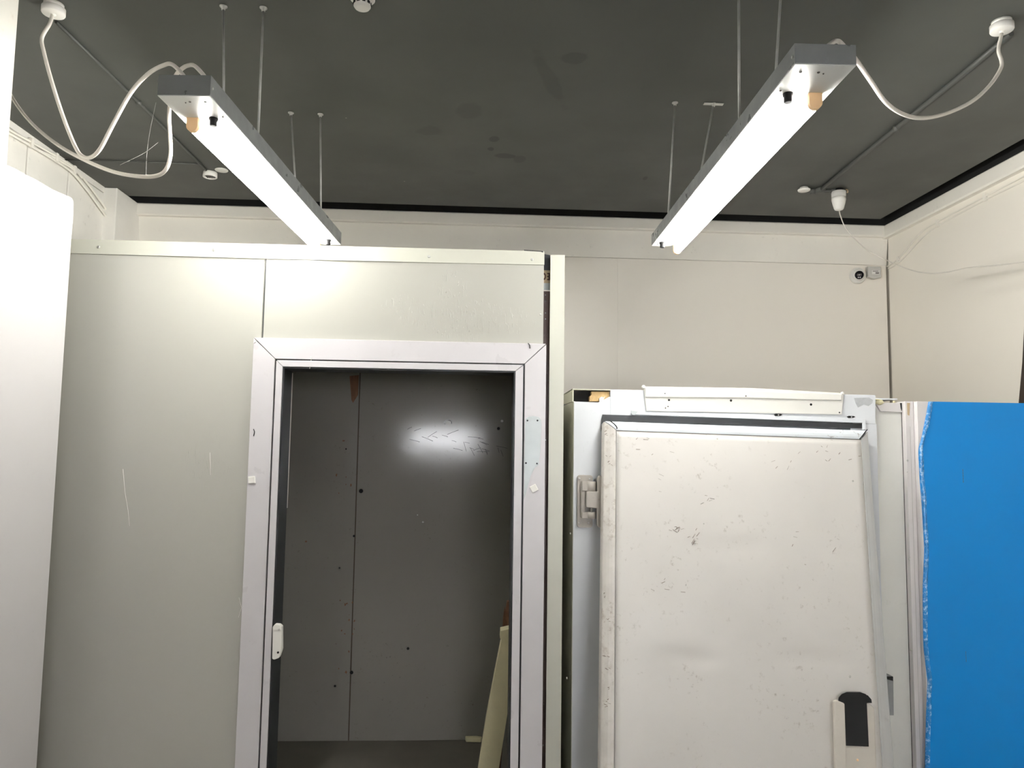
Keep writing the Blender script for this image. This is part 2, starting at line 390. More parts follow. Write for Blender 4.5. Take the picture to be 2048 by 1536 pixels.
# ---------------------------------------------------------------- cold room
YP = 3.0
cr = thing('cold_room', 'large pale grey panelled cold room with an open doorway, left of the white freezer', 'cold room', (-.75, 3.0, 0))
Xs = -.841
def sheet(x0, x1, z0, z1, y0=YP, y1=YP+.08): return box(B(), x0, x1, y0, y1, z0, z1, .0015)
obj('wall_panel', sheet(-1.80, Xs-.001, .0, 2.34), 'panel', cr)
bm = B()
prism(bm, [(Xs+.001, YP, 0), (-.762, YP, 0), (-.762, YP, 1.87), (.178, YP, 1.87), (.178, YP, 0), (.281, YP, 0), (.281, YP, 2.34), (Xs+.001, YP, 2.34)], (0, .08, 0))
obj('wall_panel', bm, 'panel', cr)
# bent capping strip, a little wavy along its lower lip
bm = B(); n = 40
top = []; bot = []
for i in range(n+1):
    t = i/n; x = -1.80+(0.2822+1.80)*t
    top.append((x, 2.3525+.004*t)); bot.append((x, 2.2965+.0035*math.sin(t*3.1)*(-1)+.004*t))
va = [bm.verts.new((x, YP-.004, z)) for x, z in top]; vb = [bm.verts.new((x, YP-.0035-.003*abs(math.sin(x*4)), z)) for x, z in bot]
vc = [bm.verts.new((x, YP+.10, z)) for x, z in top]; vd = [bm.verts.new((x, YP-.0005, z)) for x, z in bot]
for i in range(n):
    bm.faces.new([va[i], va[i+1], vb[i+1], vb[i]]); bm.faces.new([va[i], vc[i], vc[i+1], va[i+1]]); bm.faces.new([vb[i], vb[i+1], vd[i+1], vd[i]])
cap = obj('capping_strip', bm, 'strip', cr)
for (x, y) in ((427, 500), (858, 513), (1064, 519), (197, 494)):
    screw(cap, at(x, y, Y=YP-.005), r=.006)
obj('screw', lathe(B(), at(1081, 629, Y=YP-.0005), (0, -1, 0), [(.004, -.001), (.004, .001), (.002, .003)], 12), 'zinc', cr)
# joint bead between the two panels
bm = B(); prism(bm, [at(531, 517, Y=YP-.001), at(533, 517, Y=YP-.001), at(526, 676, Y=YP-.001), at(524, 676, Y=YP-.001)], (0, .0008, 0))
obj('joint_sealant', bm, 'rubber', cr)
# door frame: mitred outer face members, then inner bead members
def quadm(pts, y, d): return prism(B(), [(x, y, z) for x, z in pts], (0, d, 0), .0012)
O = (-.868, .2925, 1.974); I = (-.781, .2065, 1.892); J = (-.775, .2005, 1.886); K = (-.750, .170, 1.861)
fr = obj('door_frame', quadm([(O[0]+.0015, O[2]), (O[1]-.0015, O[2]), (I[1]-.001, I[2]), (I[0]+.001, I[2])], YP-.014, .0135), 'framewhite', cr)
obj('frame_side', quadm([(O[0], O[2]-.003), (I[0]-.001, I[2]-.001), (I[0]-.001, .08), (O[0], .08)], YP-.014, .0135), 'framewhite', fr)
obj('frame_side', quadm([(O[1], O[2]-.003), (I[1]+.001, I[2]-.001), (I[1]+.001, .08), (O[1], .08)], YP-.014, .0135), 'framewhite', fr)
obj('frame_bead', quadm([(J[0]+.001, J[2]), (J[1]-.001, J[2]), (K[1]-.001, K[2]), (K[0]+.001, K[2])], YP-.018, .05), 'framewhite', fr)
obj('frame_bead', quadm([(J[0], J[2]-.002), (K[0], K[2]-.001), (K[0], .08), (J[0], .08)], YP-.018, .05), 'framewhite', fr)
obj('frame_bead', quadm([(J[1], J[2]-.002), (K[1], K[2]-.001), (K[1], .08), (J[1], .08)], YP-.018, .05), 'framewhite', fr)
# black backing that shows in the gap, and the black jamb liner
bm = B()
prism(bm, [(O[0]+.01, YP-.0006, .08), (O[0]+.01, YP-.0006, O[2]-.01), (O[1]-.01, YP-.0006, O[2]-.01), (O[1]-.01, YP-.0006, .08), (K[1]+.004, YP-.0006, .08), (K[1]+.004, YP-.0006, K[2]+.004), (K[0]-.004, YP-.0006, K[2]+.004), (K[0]-.004, YP-.0006, .08)], (0, .0004, 0))
obj('frame_gasket', bm, 'rubber', cr)
bm = B()
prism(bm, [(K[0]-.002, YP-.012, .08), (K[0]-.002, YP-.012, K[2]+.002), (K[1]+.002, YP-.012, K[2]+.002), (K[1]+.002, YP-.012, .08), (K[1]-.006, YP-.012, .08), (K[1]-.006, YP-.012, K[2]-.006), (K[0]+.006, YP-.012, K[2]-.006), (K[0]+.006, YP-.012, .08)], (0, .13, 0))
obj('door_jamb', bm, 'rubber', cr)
# pale edge strip seen behind the left jamb
bm = B(); prism(bm, [at(583, 746, Y=3.12), at(585, 746, Y=3.12), at(574, 1016, Y=3.12), at(571, 1016, Y=3.12)], (0, .01, 0))
obj('jamb_edge', bm, 'cable', cr)
# strike keeper, clips and repair plate
s = [(545, 1254), (549, 1249), (558, 1250), (563, 1254), (563, 1300), (558, 1316), (548, 1320), (544, 1318)]
bm = B(); prism(bm, [at(x, y, Y=2.975) for x, y in s], (0, .03, 0), .003)
kp = obj('strike_keeper', bm, 'plastic', cr)
screw(kp, at(556, 1305, Y=2.974), r=.004, m='black'); screw(kp, at(558, 1259, Y=2.974), r=.004, m='plastic_grey')
for (x, y, a) in ((503, 960, .1), (1068, 977, .5)):
    c = at(x, y, Y=YP-.02); w = .0165
    pts = [c+V(math.cos(a+math.pi/4+k*math.pi/2)*w*1.15, 0, math.sin(a+math.pi/4+k*math.pi/2)*w*1.15) for k in range(4)]
    obj('spacer_clip', prism(B(), pts, (0, .010, 0), .002), 'plastic', cr)
c = [(1051, 838), (1058, 833), (1066, 832), (1078, 834), (1082, 840), (1083, 850), (1081, 900), (1077, 930), (1070, 935), (1062, 950), (1055, 975), (1048, 1000), (1049, 900)]
bm = B(); prism(bm, [at(x, y, Y=YP-.0155) for x, y in c], (0, .0014, 0))
pl = obj('repair_plate', bm, 'zincsheet', cr)
for (x, y) in ((1055, 841), (1075, 841), (1052, 926), (1074, 927)): screw(pl, at(x, y, Y=YP-.0156), r=.0035, m='black')
# small paint runs on the door frame
for pts in ([(1056, 686), (1059, 690), (1060, 697)], [(507, 858), (509, 864), (507, 872)], [(622, 713), (622, 727), (619, 738)], [(512, 683), (508, 686)], [(1031, 1200), (1033, 1205), (1031, 1209)]):
    obj('paint_run', sweep(B(), spline([at(x, y, Y=YP-.0165) for x, y in pts], 4), .0016, 6), 'black' if pts[0][0] in (1056, 507, 1031) else 'plastic_grey', fr)
# right side: wall of the cold room, corner trim, brown steel upright and carton in the gap
obj('side_panel', box(B(), .312, .360, YP+.006, 4.0, 0, 2.17, .001), 'panel', cr)
bm = B(); prism(bm, [(.3075, YP, 0), (.3665, YP, 0), (.3665, YP+.06, 0), (.365, YP+.06, 0), (.365, YP+.0015, 0), (.3075, YP+.0015, 0)], (0, 0, 2.344))
obj('corner_trim', bm, 'strip', cr)
bm = B(); box(bm, .284, .3115, YP+.035, YP+.05, 0, 2.2); 
up = obj('steel_upright', bm, 'brown', cr)
for yy in (590, 602, 626, 638, 880): obj('rivet', lathe(B(), at(1091, yy, Y=YP+.035), (0, -1, 0), [(.0022, -.001), (.0022, .001), (.001, .0016)], 8), 'zinc', up)
obj('packing_carton', box(B(), .2835, .3115, YP+.03, YP+.034, 2.232, 2.286), 'tan', cr)
# partly hidden stencilled characters on the carton
bm = B()
yl = YP+.0292; zc = 2.26
for k in range(14):
    a0 = -math.pi/2+math.pi*k/14; a1 = -math.pi/2+math.pi*(k+1)/14; cx = .2835
    ro, ri = .0155, .0075
    prism(bm, [(cx+ri*.62*math.cos(a0), yl, zc+ri*math.sin(a0)), (cx+ro*.62*math.cos(a0), yl, zc+ro*math.sin(a0)), (cx+ro*.62*math.cos(a1), yl, zc+ro*math.sin(a1)), (cx+ri*.62*math.cos(a1), yl, zc+ri*math.sin(a1))], (0, .0006, 0))
for z in (-.0125, 0, .0125): box(bm, .2975, .3045, yl, yl+.0006, zc+z-.0028, zc+z+.0028)
box(bm, .3035, .3095, yl, yl+.0006, zc-.0153, zc+.0153)
obj('stencil_print', bm, 'letters', cr)
obj('sealing_tape', box(B(), .2835, .3115, YP+.028, YP+.031, 2.203, 2.232), 'zincsheet', cr)
obj('roof_panel', box(B(), -1.79, .311, YP+.082, 4.0, 2.09, 2.17, .001), 'panel', cr)
bm = B(); prism(bm, [at(1048, 499.6, Y=YP-.005), at(1086, 502.3, Y=YP-.005), at(1087, 504.5, Y=YP-.005), at(1084, 504.5, Y=YP-.005), at(1082, 503.4, Y=YP-.005), at(1048, 501.2, Y=YP-.005)], (0, .0009, 0))
obj('tear_mark', bm, 'rubber', cap)
obj('roof_edge', prism(B(), [(.2835, YP+.03, 2.286), (.3115, YP+.03, 2.286), (.3115, YP+.03, 2.35), (.2835, YP+.03, 2.354)], (0, .02, 0)), 'rubber', cr)
# interior
xs_ = at(719.7, 764, Y=3.94).x
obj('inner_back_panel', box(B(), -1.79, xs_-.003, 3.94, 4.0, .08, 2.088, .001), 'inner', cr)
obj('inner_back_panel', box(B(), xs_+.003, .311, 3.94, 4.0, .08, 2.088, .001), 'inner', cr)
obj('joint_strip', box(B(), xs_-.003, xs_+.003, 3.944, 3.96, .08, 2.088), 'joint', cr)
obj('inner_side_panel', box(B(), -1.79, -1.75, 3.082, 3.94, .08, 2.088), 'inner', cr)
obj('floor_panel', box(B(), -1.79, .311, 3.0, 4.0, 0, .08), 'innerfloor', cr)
# holes and dents in the inner back sheet
for (x, y, r, m) in ((722, 982, .011, 'black'), (997, 857, .008, 'black'), (708, 1072, .006, 'black'), (816, 1297, .007, 'black'), (670, 1372, .006, 'black'), (703, 1345, .009, 'black'), (679, 1136, .005, 'black'), (692, 898, .004, 'black'), (612, 1083, .005, 'wood')):
    obj('screw_hole', lathe(B(), at(x, y, Y=3.9395), (0, -1, 0), [(r, -.001), (r, .0004), (r*.5, .0006)], 12), m, cr)
c0 = at(896, 845, Y=3.935)
obj('cable_ring', sweep(B(), [c0+V(.019*math.cos(a), 0, .013*math.sin(a)) for a in [math.pi*(-.1+1.3*k/16) for k in range(17)]], .0022, 8), 'zinc', cr)
for (x, y, r) in ((1004, 842, .007), (846, 1044, .005), (835, 1030, .003)):
    obj('rivet', lathe(B(), at(x, y, Y=3.9385), (0, -1, 0), [(r, -.001), (r*.9, .002), (r*.3, .0035)], 12), 'zinc', cr)
# deep scratches across the shiny spot
for i in range(26):
    x = random.uniform(815, 1005); y = 868+(x-815)*.14+random.uniform(-14, 16); L_ = random.uniform(8, 26); a = random.choice([.25, .35, -.5, .1, 1.2])+random.uniform(-.15, .15)
    p, q = at(x, y, Y=3.9392), at(min(x+L_*math.cos(a), 1015), y+L_*math.sin(a), Y=3.9392)
    obj('scratch', sweep(B(), [p, (p+q)/2+V(0, 0, .001), q], .0011, 4), 'black', cr)

# brown stains along the joint of the inner sheets, grime low down
for i in range(34):
    if i < 22: x, y, m, r = 700+random.uniform(-28, 14), random.choice([random.uniform(1195, 1260), random.uniform(1260, 1345), random.uniform(880, 1000)]), 'wood', random.uniform(.002, .006)
    else: x, y, m, r = random.uniform(760, 930), random.uniform(1280, 1460), 'ink', random.uniform(.0015, .004)
    c = at(x, y, Y=3.9393); pts = [c+V(math.cos(a)*r*random.uniform(.4, 1.2), 0, math.sin(a)*r*random.uniform(.5, 1.9)) for a in [k*math.pi/3.5 for k in range(7)]]
    obj('stain', prism(B(), pts, (0, .0004, 0)), m, cr)
obj('stain', prism(B(), [at(x, y, Y=3.9393) for x, y in [(699, 752), (718, 750), (716, 790), (706, 806), (703, 800)]], (0, .0004, 0)), 'wood', cr)
for pts in ([(246, 938), (250, 985), (256, 1020), (259, 1052)], [(478, 1195), (483, 1215), (477, 1235)], [(420, 905), (421, 950)]):
    obj('scratch', sweep(B(), [at(x, y, Y=YP-.0003) for x, y in pts], .0007, 4), 'label', cr)

# things inside the cold room
def leanpt(x, y, y_top=3.12, y_bot=3.42, zt_=1.30, zb_=.08):
    p0 = V(0, y_top, zt_); k = (y_bot-y_top)/(zt_-zb_); n = V(0, 1, k).normalized()
    return atplane(x, y, p0, n)
left = [(1001, 1262), (1000, 1277), (1003, 1279), (990, 1345), (972, 1440), (957, 1536), (925, 1728)]
right = [(965, 1736), (998, 1536), (1013, 1440), (1043, 1262), (1035, 1256), (1018, 1258)]
bm = B(); prism(bm, [leanpt(x, y) for x, y in left+right], (0, .035, .008), .001)
tag(obj('foam_board', bm, 'foampale'), 'narrow pale yellow foam board leaning inside the open doorway of the cold room', 'foam board')
bm = B(); pts = [leanpt(x, y, 3.165, 3.465) for x, y in [(1005, 1262), (1006, 1240), (1009, 1215), (1011, 1222), (1014, 1204), (1020, 1204), (1024, 1262), (985, 1736), (965, 1732)]]
prism(bm, pts, (0, .02, .004)); tag(obj('wooden_batten', bm, 'wood'), 'splintered brown wooden batten sticking up behind the pale foam board', 'wood')
bm = B(); c = at(948, 1484, Y=3.905); rr = []
prism(bm, [V(c.x-.04, 3.905, .082), V(c.x+.035, 3.90, .082), V(c.x+.04, 3.925, .082), V(c.x+.01, 3.936, .082), V(c.x-.045, 3.934, .082)], (0, 0, .022), .004)
tag(obj('foam_scrap', bm, 'foampale'), 'small pale foam scrap on the cold room floor against the inner back sheet', 'scrap')

# ---------------------------------------------------------------- freezer box
YZ = 3.05
fz = thing('freezer_box', 'low white freezer box with a scuffed leaning door, between cold room and blue panel', 'freezer', (1.1, 3.05, 0))
xl = at(1148, 803, Y=YZ).x; zl = at(1148, 803, Y=YZ).z; ztp = at(1150, 778, Y=YZ).z
xh = at(1221, 790, Y=YZ).x; xp = at(1751, 790, Y=YZ).x
obj('side_panel', box(B(), xl-.002, xl+.004, YZ+.004, 3.98, 0, ztp-.05, .001), 'panelgreen', fz)
bm = B(); prism(bm, [(xl-.006, YZ, ztp-.052), (xl-.006, YZ, ztp), (xl-.006, 3.98, ztp), (xl-.006, 3.98, ztp-.035)], (.004, 0, 0))
obj('top_rail', bm, 'panelgreen', fz)
# left front strip
bm = B(); prism(bm, [(xl, YZ, 0), (xl, YZ, zl), (xl+.10, YZ, zl-.002), (xh+.001, YZ, zl+.025), (xh+.001, YZ, 0)], (0, .004, 0), .0008)
obj('front_strip', bm, 'frostwhite', fz)
# cavity above it: thin lid, black hole, foam
obj('lid_sheet', box(B(), xl-.006, xh+.002, YZ-.001, 3.98, ztp-.003, ztp+.001), 'panelgreen', fz)
obj('cavity_lining', box(B(), xl+.004, xh, YZ+.05, YZ+.055, zl-.05, ztp-.003), 'black', fz)
bm = B(); f = [(1179, 803), (1179, 793), (1183, 790), (1183, 783), (1219, 783), (1219, 803)]
prism(bm, [at(x, y, Y=YZ+.012) for x, y in f], (0, .035, 0), .002)
obj('insulation_foam', bm, 'foam', fz)
bm = B(); prism(bm, [at(x, y, Y=YZ+.006) for x, y in [(1199, 803), (1198, 797), (1203, 793), (1207, 795), (1211, 792), (1205, 803)]], (0, .004, 0))
obj('torn_sheet', bm, 'label', fz)
# header and right post
bm = B(); q = [(1221, 779), (1751, 790), (1751, 848), (1700, 846), (1221, 830)]
prism(bm, [at(x, y, Y=YZ-.002) for x, y in q], (0, .10, 0), .001)
obj('header_panel', bm, 'frostwhite', fz)
bm = B(); box(bm, at(1700, 846, Y=YZ).x, xp, YZ-.002, YZ+.10, 0, at(1751, 848, Y=YZ).z)
obj('door_post', bm, 'frostwhite', fz)
bm = B()
q = [(1288, 775), (1292, 773), (1500, 776), (1683, 786), (1688, 789), (1684, 829), (1500, 826), (1293, 822)]
prism(bm, [at(x, y, Y=YZ-.012) for x, y in q], (0, .0095, 0), .002)
tb = obj('top_bar', bm, 'plastic', fz)
bm = B(); prism(bm, [at(x, y, Y=YZ-.018) for x, y in [(1290, 775), (1684, 788), (1683, 801), (1500, 796), (1291, 794)]], (0, .007, 0), .0025)
obj('bar_lip', bm, 'plastic', tb)
obj('bar_end', lathe(B(), at(1287, 774, Y=YZ-.01), (0, -1, 0), [(.007, -.006), (.008, .002), (.004, .007)], 12), 'plastic', tb)
obj('bar_end', lathe(B(), at(1685, 787, Y=YZ-.01), (0, -1, 0), [(.006, -.006), (.007, .002), (.004, .007)], 12), 'plastic', tb)
for (x, y, r) in ((1338, 800, .0045), (1336, 813, .0025), (1330, 787, .0022), (1462, 801, .005), (1492, 792, .0025), (1622, 809, .005), (1649, 798, .003), (1679, 825, .003), (1331, 816, .0025)):
    yy = YZ-.0125 if y > 797 else YZ-.0185
    obj('screw_hole', lathe(B(), at(x, y, Y=yy), (0, -1, 0), [(r, -.0008), (r, .0004), (r*.6, .0006)], 12), 'black', tb)
bm = B(); prism(bm, [at(x, y, Y=YZ-.012) for x, y in [(1264, 824), (1500, 828), (1732, 838), (1732, 860), (1725, 860), (1725, 846), (1268, 829)]], (0, .0095, 0), .0015)
obj('frame_lip', bm, 'frostwhite', fz)
obj('lip_bracket', prism(B(), [at(x, y, Y=YZ-.014) for x, y in [(1262, 821), (1276, 823), (1270, 830), (1264, 829)]], (0, .002, 0)), 'zincsheet', fz)
for (x, y) in ((1556, 830), (1702, 834)):
    bm = B(); prism(bm, [at(x+dx, y+dy, Y=YZ-.0155) for dx, dy in ((-8, -1), (-4, -2.5), (6, -2), (9, 0), (4, 2), (-5, 2))], (0, .003, 0))
    w = obj('bolt_slot', bm, 'black', fz); screw(w, at(x+1, y, Y=YZ-.0157), r=.003)
bm = B(); q = [(1205, 829), (1268, 831), (1500, 838), (1688, 845), (1688, 843), (1699, 840), (1703, 840), (1706, 847), (1726, 847), (1726, 857), (1500, 850), (1208, 845), (1205, 850), (1202, 864), (1203, 840)]
prism(bm, [at(x, y, Y=YZ-.008) for x, y in q], (0, .003, 0))
obj('frame_gasket', bm, 'rubber', fz)
obj('scuff_patch', prism(B(), [at(x, y, Y=YZ-.0025) for x, y in [(1708, 796), (1738, 795), (1746, 800), (1745, 806), (1737, 812), (1728, 809), (1716, 815), (1711, 806)]], (0, .0006, 0)), 'scuff', fz)
# hinge on the left strip
hx0, hx1 = at(1154, 1000, Y=YZ-.003).x, at(1185, 1000, Y=YZ-.003).x
hz0, hz1 = at(1168, 1055, Y=YZ-.003).z, at(1168, 950, Y=YZ-.003).z
def rrect(x0, x1, z0, z1, r, n=6):
    pts = []
    for cx, cz, a0 in ((x1-r, z1-r, 0), (x0+r, z1-r, 90), (x0+r, z0+r, 180), (x1-r, z0+r, 270)):
        for k in range(n+1):
            a = math.radians(a0+90*k/n); pts.append((cx+r*math.cos(a), cz+r*math.sin(a)))
    return pts
bm = B(); prism(bm, [(x, YZ-.012, z) for x, z in rrect(hx0, hx1, hz0, hz1, .012)], (0, .011, 0), .002)
hg = obj('hinge', bm, 'hinge', fz, label='grey cast hinge')
for (x, y) in ((1159, 957), (1179, 958), (1158, 1046), (1177, 1046)): screw(hg, at(x, y, Y=YZ-.0125), r=.0038)
kx = at(1183, 1000, Y=YZ-.03).x
def kz(y): return at(1180, y, Y=YZ-.03).z
bm = B()
lathe(bm, (kx, YZ-.032, kz(982)), (0, 0, 1), [(.017, 0), (.017, kz(963)-kz(982))], 20)
lathe(bm, (kx, YZ-.032, kz(1037)), (0, 0, 1), [(.016, 0), (.016, kz(1024)-kz(1037))], 20)
box(bm, at(1163, 1000, Y=YZ-.02).x, kx, YZ-.035, YZ-.010, kz(982), kz(963), .002)
box(bm, at(1163, 1000, Y=YZ-.02).x, kx, YZ-.035, YZ-.010, kz(1037), kz(1024), .002)
box(bm, at(1162, 1000, Y=YZ-.02).x, at(1170, 1000, Y=YZ-.02).x, YZ-.030, YZ-.010, kz(1036), kz(964), .002)
obj('hinge_bracket', bm, 'hinge', hg)
obj('hinge_pin', sweep(B(), [V(kx, YZ-.032, kz(1036)), V(kx, YZ-.032, kz(970))], .006, 12), 'zinc', hg)

# door slab: leans a little, lower end further out
yt, kl = 2.965, .16
dn = V(0, 1, -kl).normalized(); dp = V(0, yt, 1.60)
def D(x, y, out=0.0): return atplane(x, y, dp - dn*out, dn)
def Db(x, y, back): return atplane(x, y, dp + dn*back, dn)
ftl, ftr, fbr, fbl = D(1233, 861), D(1722, 879), D(1766, 1560), D(1228, 1560)
def ext(a, b, z):  # run on down the same edge to height z
    t = (z-a.z)/(b.z-a.z); return a+(b-a)*t
zb = .10
fbr, fbl = ext(ftr, fbr, zb), ext(ftl, fbl, zb)
otl, otr = Db(1206, 842, .012), Db(1736, 861, .012)
obl, obr = ext(otl, Db(1200, 1536, .012), zb-.02), ext(otr, Db(1789, 1536, .012), zb-.02)
nb = 0.0
# face with soft horizontal dents
bm = B(); NX, NZ = 40, 60; g = []
for j in range(NZ+1):
    row = []
    for i in range(NX+1):
        s, t = i/NX, j/NZ
        p = (ftl*(1-s)+ftr*s)*(1-t)+(fbl*(1-s)+fbr*s)*t
        env = min(1, 6*min(s, 1-s))*min(1, 6*min(t, 1-t))
        dz = 0
        for (tt, amp) in ((.29, .0018), (.36, .0008), (.40, .0015), (.555, .0022), (.61, .001), (.72, .0015), (.85, .001)):
            w = noise.noise(V(s*5, tt*30, 0))
            dz += 2.4*amp*math.exp(-((t-tt-.006*noise.noise(V(s*7, tt*9, 3)))/.010)**2)*max(0, .35+w*1.6)
        dz += .0006*noise.noise(V(s*4, t*6, 1))
        row.append(bm.verts.new(p + dn*dz*env))
    g.append(row)
for j in range(NZ):
    for i in range(NX):
        bm.faces.new([g[j][i], g[j][i+1], g[j+1][i+1], g[j+1][i]]).smooth = True
# sides and back of the slab
bk = [v + dn*.060 for v in (ftl, ftr, fbr, fbl)]
bv = [bm.verts.new(v) for v in bk]
bm.faces.new(bv)
bm.faces.new([g[0][i] for i in range(NX+1)]+[bv[1], bv[0]])
bm.faces.new([g[NZ][i] for i in range(NX, -1, -1)]+[bv[3], bv[2]])
bm.faces.new([g[j][NX] for j in range(NZ+1)]+[bv[2], bv[1]])
bm.faces.new([g[j][0] for j in range(NZ, -1, -1)]+[bv[0], bv[3]])
dr = obj('freezer_door', bm, 'doorface', fz)
def profile(a_in, b_in, b_out, a_out, m, nm='edge_profile', bulge=.006, ret=.05):
    """rounded metal edging between an inner and an outer door edge, with a return along the slab's side"""
    bm = B(); prof = []
    for (w, h) in ((0, -.002), (.03, .0015), (.25, bulge*.8), (.5, bulge), (.75, bulge*.6), (.93, 0), (1.0, -.004)):
        prof.append((a_in*(1-w)+a_out*w - dn*h, b_in*(1-w)+b_out*w - dn*h))
    la, lb = prof[-1]
    prof.append((la+dn*ret, lb+dn*ret))
    vs = [(bm.verts.new(p), bm.verts.new(q)) for p, q in prof]
    for (p0, q0), (p1, q1) in zip(vs[:-1], vs[1:]): bm.faces.new([p0, q0, q1, p1])
    bk_ = (bm.verts.new(prof[0][0]+dn*(ret*.9)), bm.verts.new(prof[0][1]+dn*(ret*.9)))
    bm.faces.new([vs[-1][0], vs[-1][1], bk_[1], bk_[0]]); bm.faces.new([vs[0][0], bk_[0], bk_[1], vs[0][1]])
    bm.faces.new([v[0] for v in vs]+[bk_[0]]); bm.faces.new([v[1] for v in vs]+[bk_[1]])
    return obj(nm, bm, m, dr)
g1 = (ftr-ftl).normalized()
profile(ftl+g1*.002, ftr-g1*.004, otr-g1*.010, otl+g1*.010, 'doorproft')
profile(fbl, ftl-g1*.001, otl+g1*.004-V(0, 0, .002), obl, 'doorprof')
profile(ftr, fbr, obr, otr-V(0, 0, .002), 'doorprofr', bulge=.002)
obj('corner_gap', sweep(B(), spline([D(1217, 840, .002), D(1226, 846, .003), D(1233, 853, .002), D(1234, 858, .001)], 4), .0022, 6), 'black', dr)
obj('corner_gap', sweep(B(), spline([D(1719, 878, .001), D(1725, 871, .002), D(1732, 862, .002), D(1735, 859, .001)], 4), .0018, 6), 'black', dr)
# black seam lines beside the profiles
obj('seam_line', sweep(B(), [ftl+g1*.001-dn*.0008, fbl+g1*.001-dn*.0008], .0008, 5), 'plastic_grey', dr)
obj('seam_line', sweep(B(), [ftl-dn*.0008, ftr-dn*.0008], .0010, 5), 'ink', dr)
# hinge leaf on the door edge
bm = B()
q = [(1195, 956), (1199, 951), (1204, 952), (1205, 1050), (1200, 1056), (1195, 1052), (1194, 1017), (1173, 1015), (1173, 983), (1195, 983)]
prism(bm, [at(x, y, Y=YZ-.052) for x, y in q], (0, .022, 0), .003)
obj('hinge_leaf', bm, 'hinge', dr, label='grey hinge leaf on the door edge')
# latch at the lower right of the door
bm = B()
prism(bm, [D(x, y, .000) for x, y in [(1664, 1401), (1670, 1399), (1690, 1404), (1731, 1404), (1740, 1410), (1744, 1415), (1750, 1600), (1668, 1600)]], -dn*.020, .004)
lt = obj('latch_housing', bm, 'latch', dr, label='beige latch housing')
bm = B(); prism(bm, [D(x, y, .020) for x, y in [(1665, 1402), (1670, 1399), (1687, 1406), (1690, 1500), (1691, 1600), (1669, 1600)]], -dn*.012, .005)
obj('latch_rib', bm, 'latch', lt)
bm = B(); pts = []
for (x, y) in [(1688, 1407), (1676, 1402), (1677, 1395), (1683, 1388), (1693, 1384), (1720, 1384), (1731, 1388), (1738, 1397), (1740, 1405), (1733, 1406), (1737, 1493), (1691, 1491)]: pts.append(D(x, y, .021))
prism(bm, pts, -dn*.003, .0008)
prism(bm, [D(x, y, .0) for x, y in [(1678, 1404), (1677, 1396), (1684, 1388), (1694, 1385), (1719, 1385), (1730, 1389), (1737, 1397), (1738, 1404)]], -dn*.021)
obj('latch_handle', bm, 'black', lt, label='black latch recess')
screw(lt, D(1715, 1520, .020), axis=-dn, r=.004, m='amber')
# dents and marks
for (x, y, r) in ((1435, 877, .004), (1706, 962, .004), (1700, 1353, .005), (1227, 1086, .004), (1235, 885, .003), (1372, 1170, .003), (1408, 1047, .003)):
    obj('dent_mark', lathe(B(), D(x, y, .0006), tuple(-dn), [(r, -.0004), (r*.8, .0003), (r*.3, .0005)], 9), 'plastic_grey', dr)
# dark scuff strokes on the door face
for (cx, cy, sx, sy, n_) in ((1352, 1055, 14, 9, 7), (1385, 1078, 12, 12, 9), (1425, 1000, 30, 20, 5), (1290, 950, 40, 30, 5), (1680, 905, 35, 22, 10), (1560, 930, 50, 30, 5), (1620, 1100, 60, 60, 6), (1330, 1180, 60, 30, 5), (1270, 880, 25, 14, 4)):
    for k in range(n_):
        x, y = random.gauss(cx, sx*.6), random.gauss(cy, sy*.6); L_ = random.uniform(3, 11); a = random.uniform(-1.2, .6)
        obj('scuff_mark', sweep(B(), [D(x, y, .0004), D(x+L_*math.cos(a), y+L_*math.sin(a), .0004)], random.uniform(.0005, .0011), 4), 'scuffdark', dr)
for (x, y, w_, h_) in ((1214, 868, 8, 5), (1222, 925, 7, 16), (1215, 918, 6, 8), (1218, 1240, 8, 3), (1212, 1312, 10, 3), (1216, 1338, 8, 3), (1219, 1375, 5, 4), (1215, 1400, 5, 4), (1214, 1410, 12, 5), (1209, 1190, 4, 8)):
    for k in range(3):
        x0, y0 = x+random.uniform(-w_/2, w_/2), y+random.uniform(-h_, h_)
        obj('scuff_mark', sweep(B(), [D(x0-w_*.25, y0, .007), D(x0+w_*.25, y0+random.uniform(-3, 3), .007)], random.uniform(.0006, .0013), 4), 'scuffdark', dr)
# panel right of the door, with trim strips, screws and keeper
YQ = 3.085
xa, xb = xp, at(1809, 830, Y=YQ).x
zq = at(1790, 806, Y=YQ).z
obj('wall_panel', box(B(), xa, xb, YQ, YQ+.06, 0, zq, .001), 'wallpanel', fz)
bm = B(); prism(bm, [at(x, y, Y=YQ-.012) for x, y in [(1752, 805), (1800, 806), (1802, 820), (1806, 824), (1762, 823), (1754, 810)]], (0, .012, 0), .001)
obj('top_rail', bm, 'panelwhite', fz)
obj('foam_blob', lathe(B(), at(1757, 803, Y=YQ-.005), (0, -.4, 1), [(.012, -.012), (.022, -.002), (.017, .006), (.006, .009)], 14), 'foampale', fz)
obj('foam_blob', lathe(B(), at(1788, 804, Y=YQ-.005), (0, -.4, 1), [(.003, -.006), (.006, 0), (.004, .004), (.001, .006)], 12), 'foampale', fz)
bm = B(); prism(bm, [at(x, y, Y=YQ-.006) for x, y in [(1800, 806), (1807, 806), (1807, 823), (1803, 818), (1799, 812)]], (0, .004, 0))
obj('sealant_patch', bm, 'rubber', fz)
xc, xd = at(1811, 830, Y=YQ-.03).x, at(1827, 830, Y=YQ-.03).x
ts = obj('corner_trim', box(B(), xc, xd, YQ-.03, YQ+.03, 0, zq+.006, .001), 'panelwhite', fz)
obj('trim_groove', box(B(), xc+.017, xc+.019, YQ-.0306, YQ-.0298, 0, zq-.10), 'plastic_grey', ts)
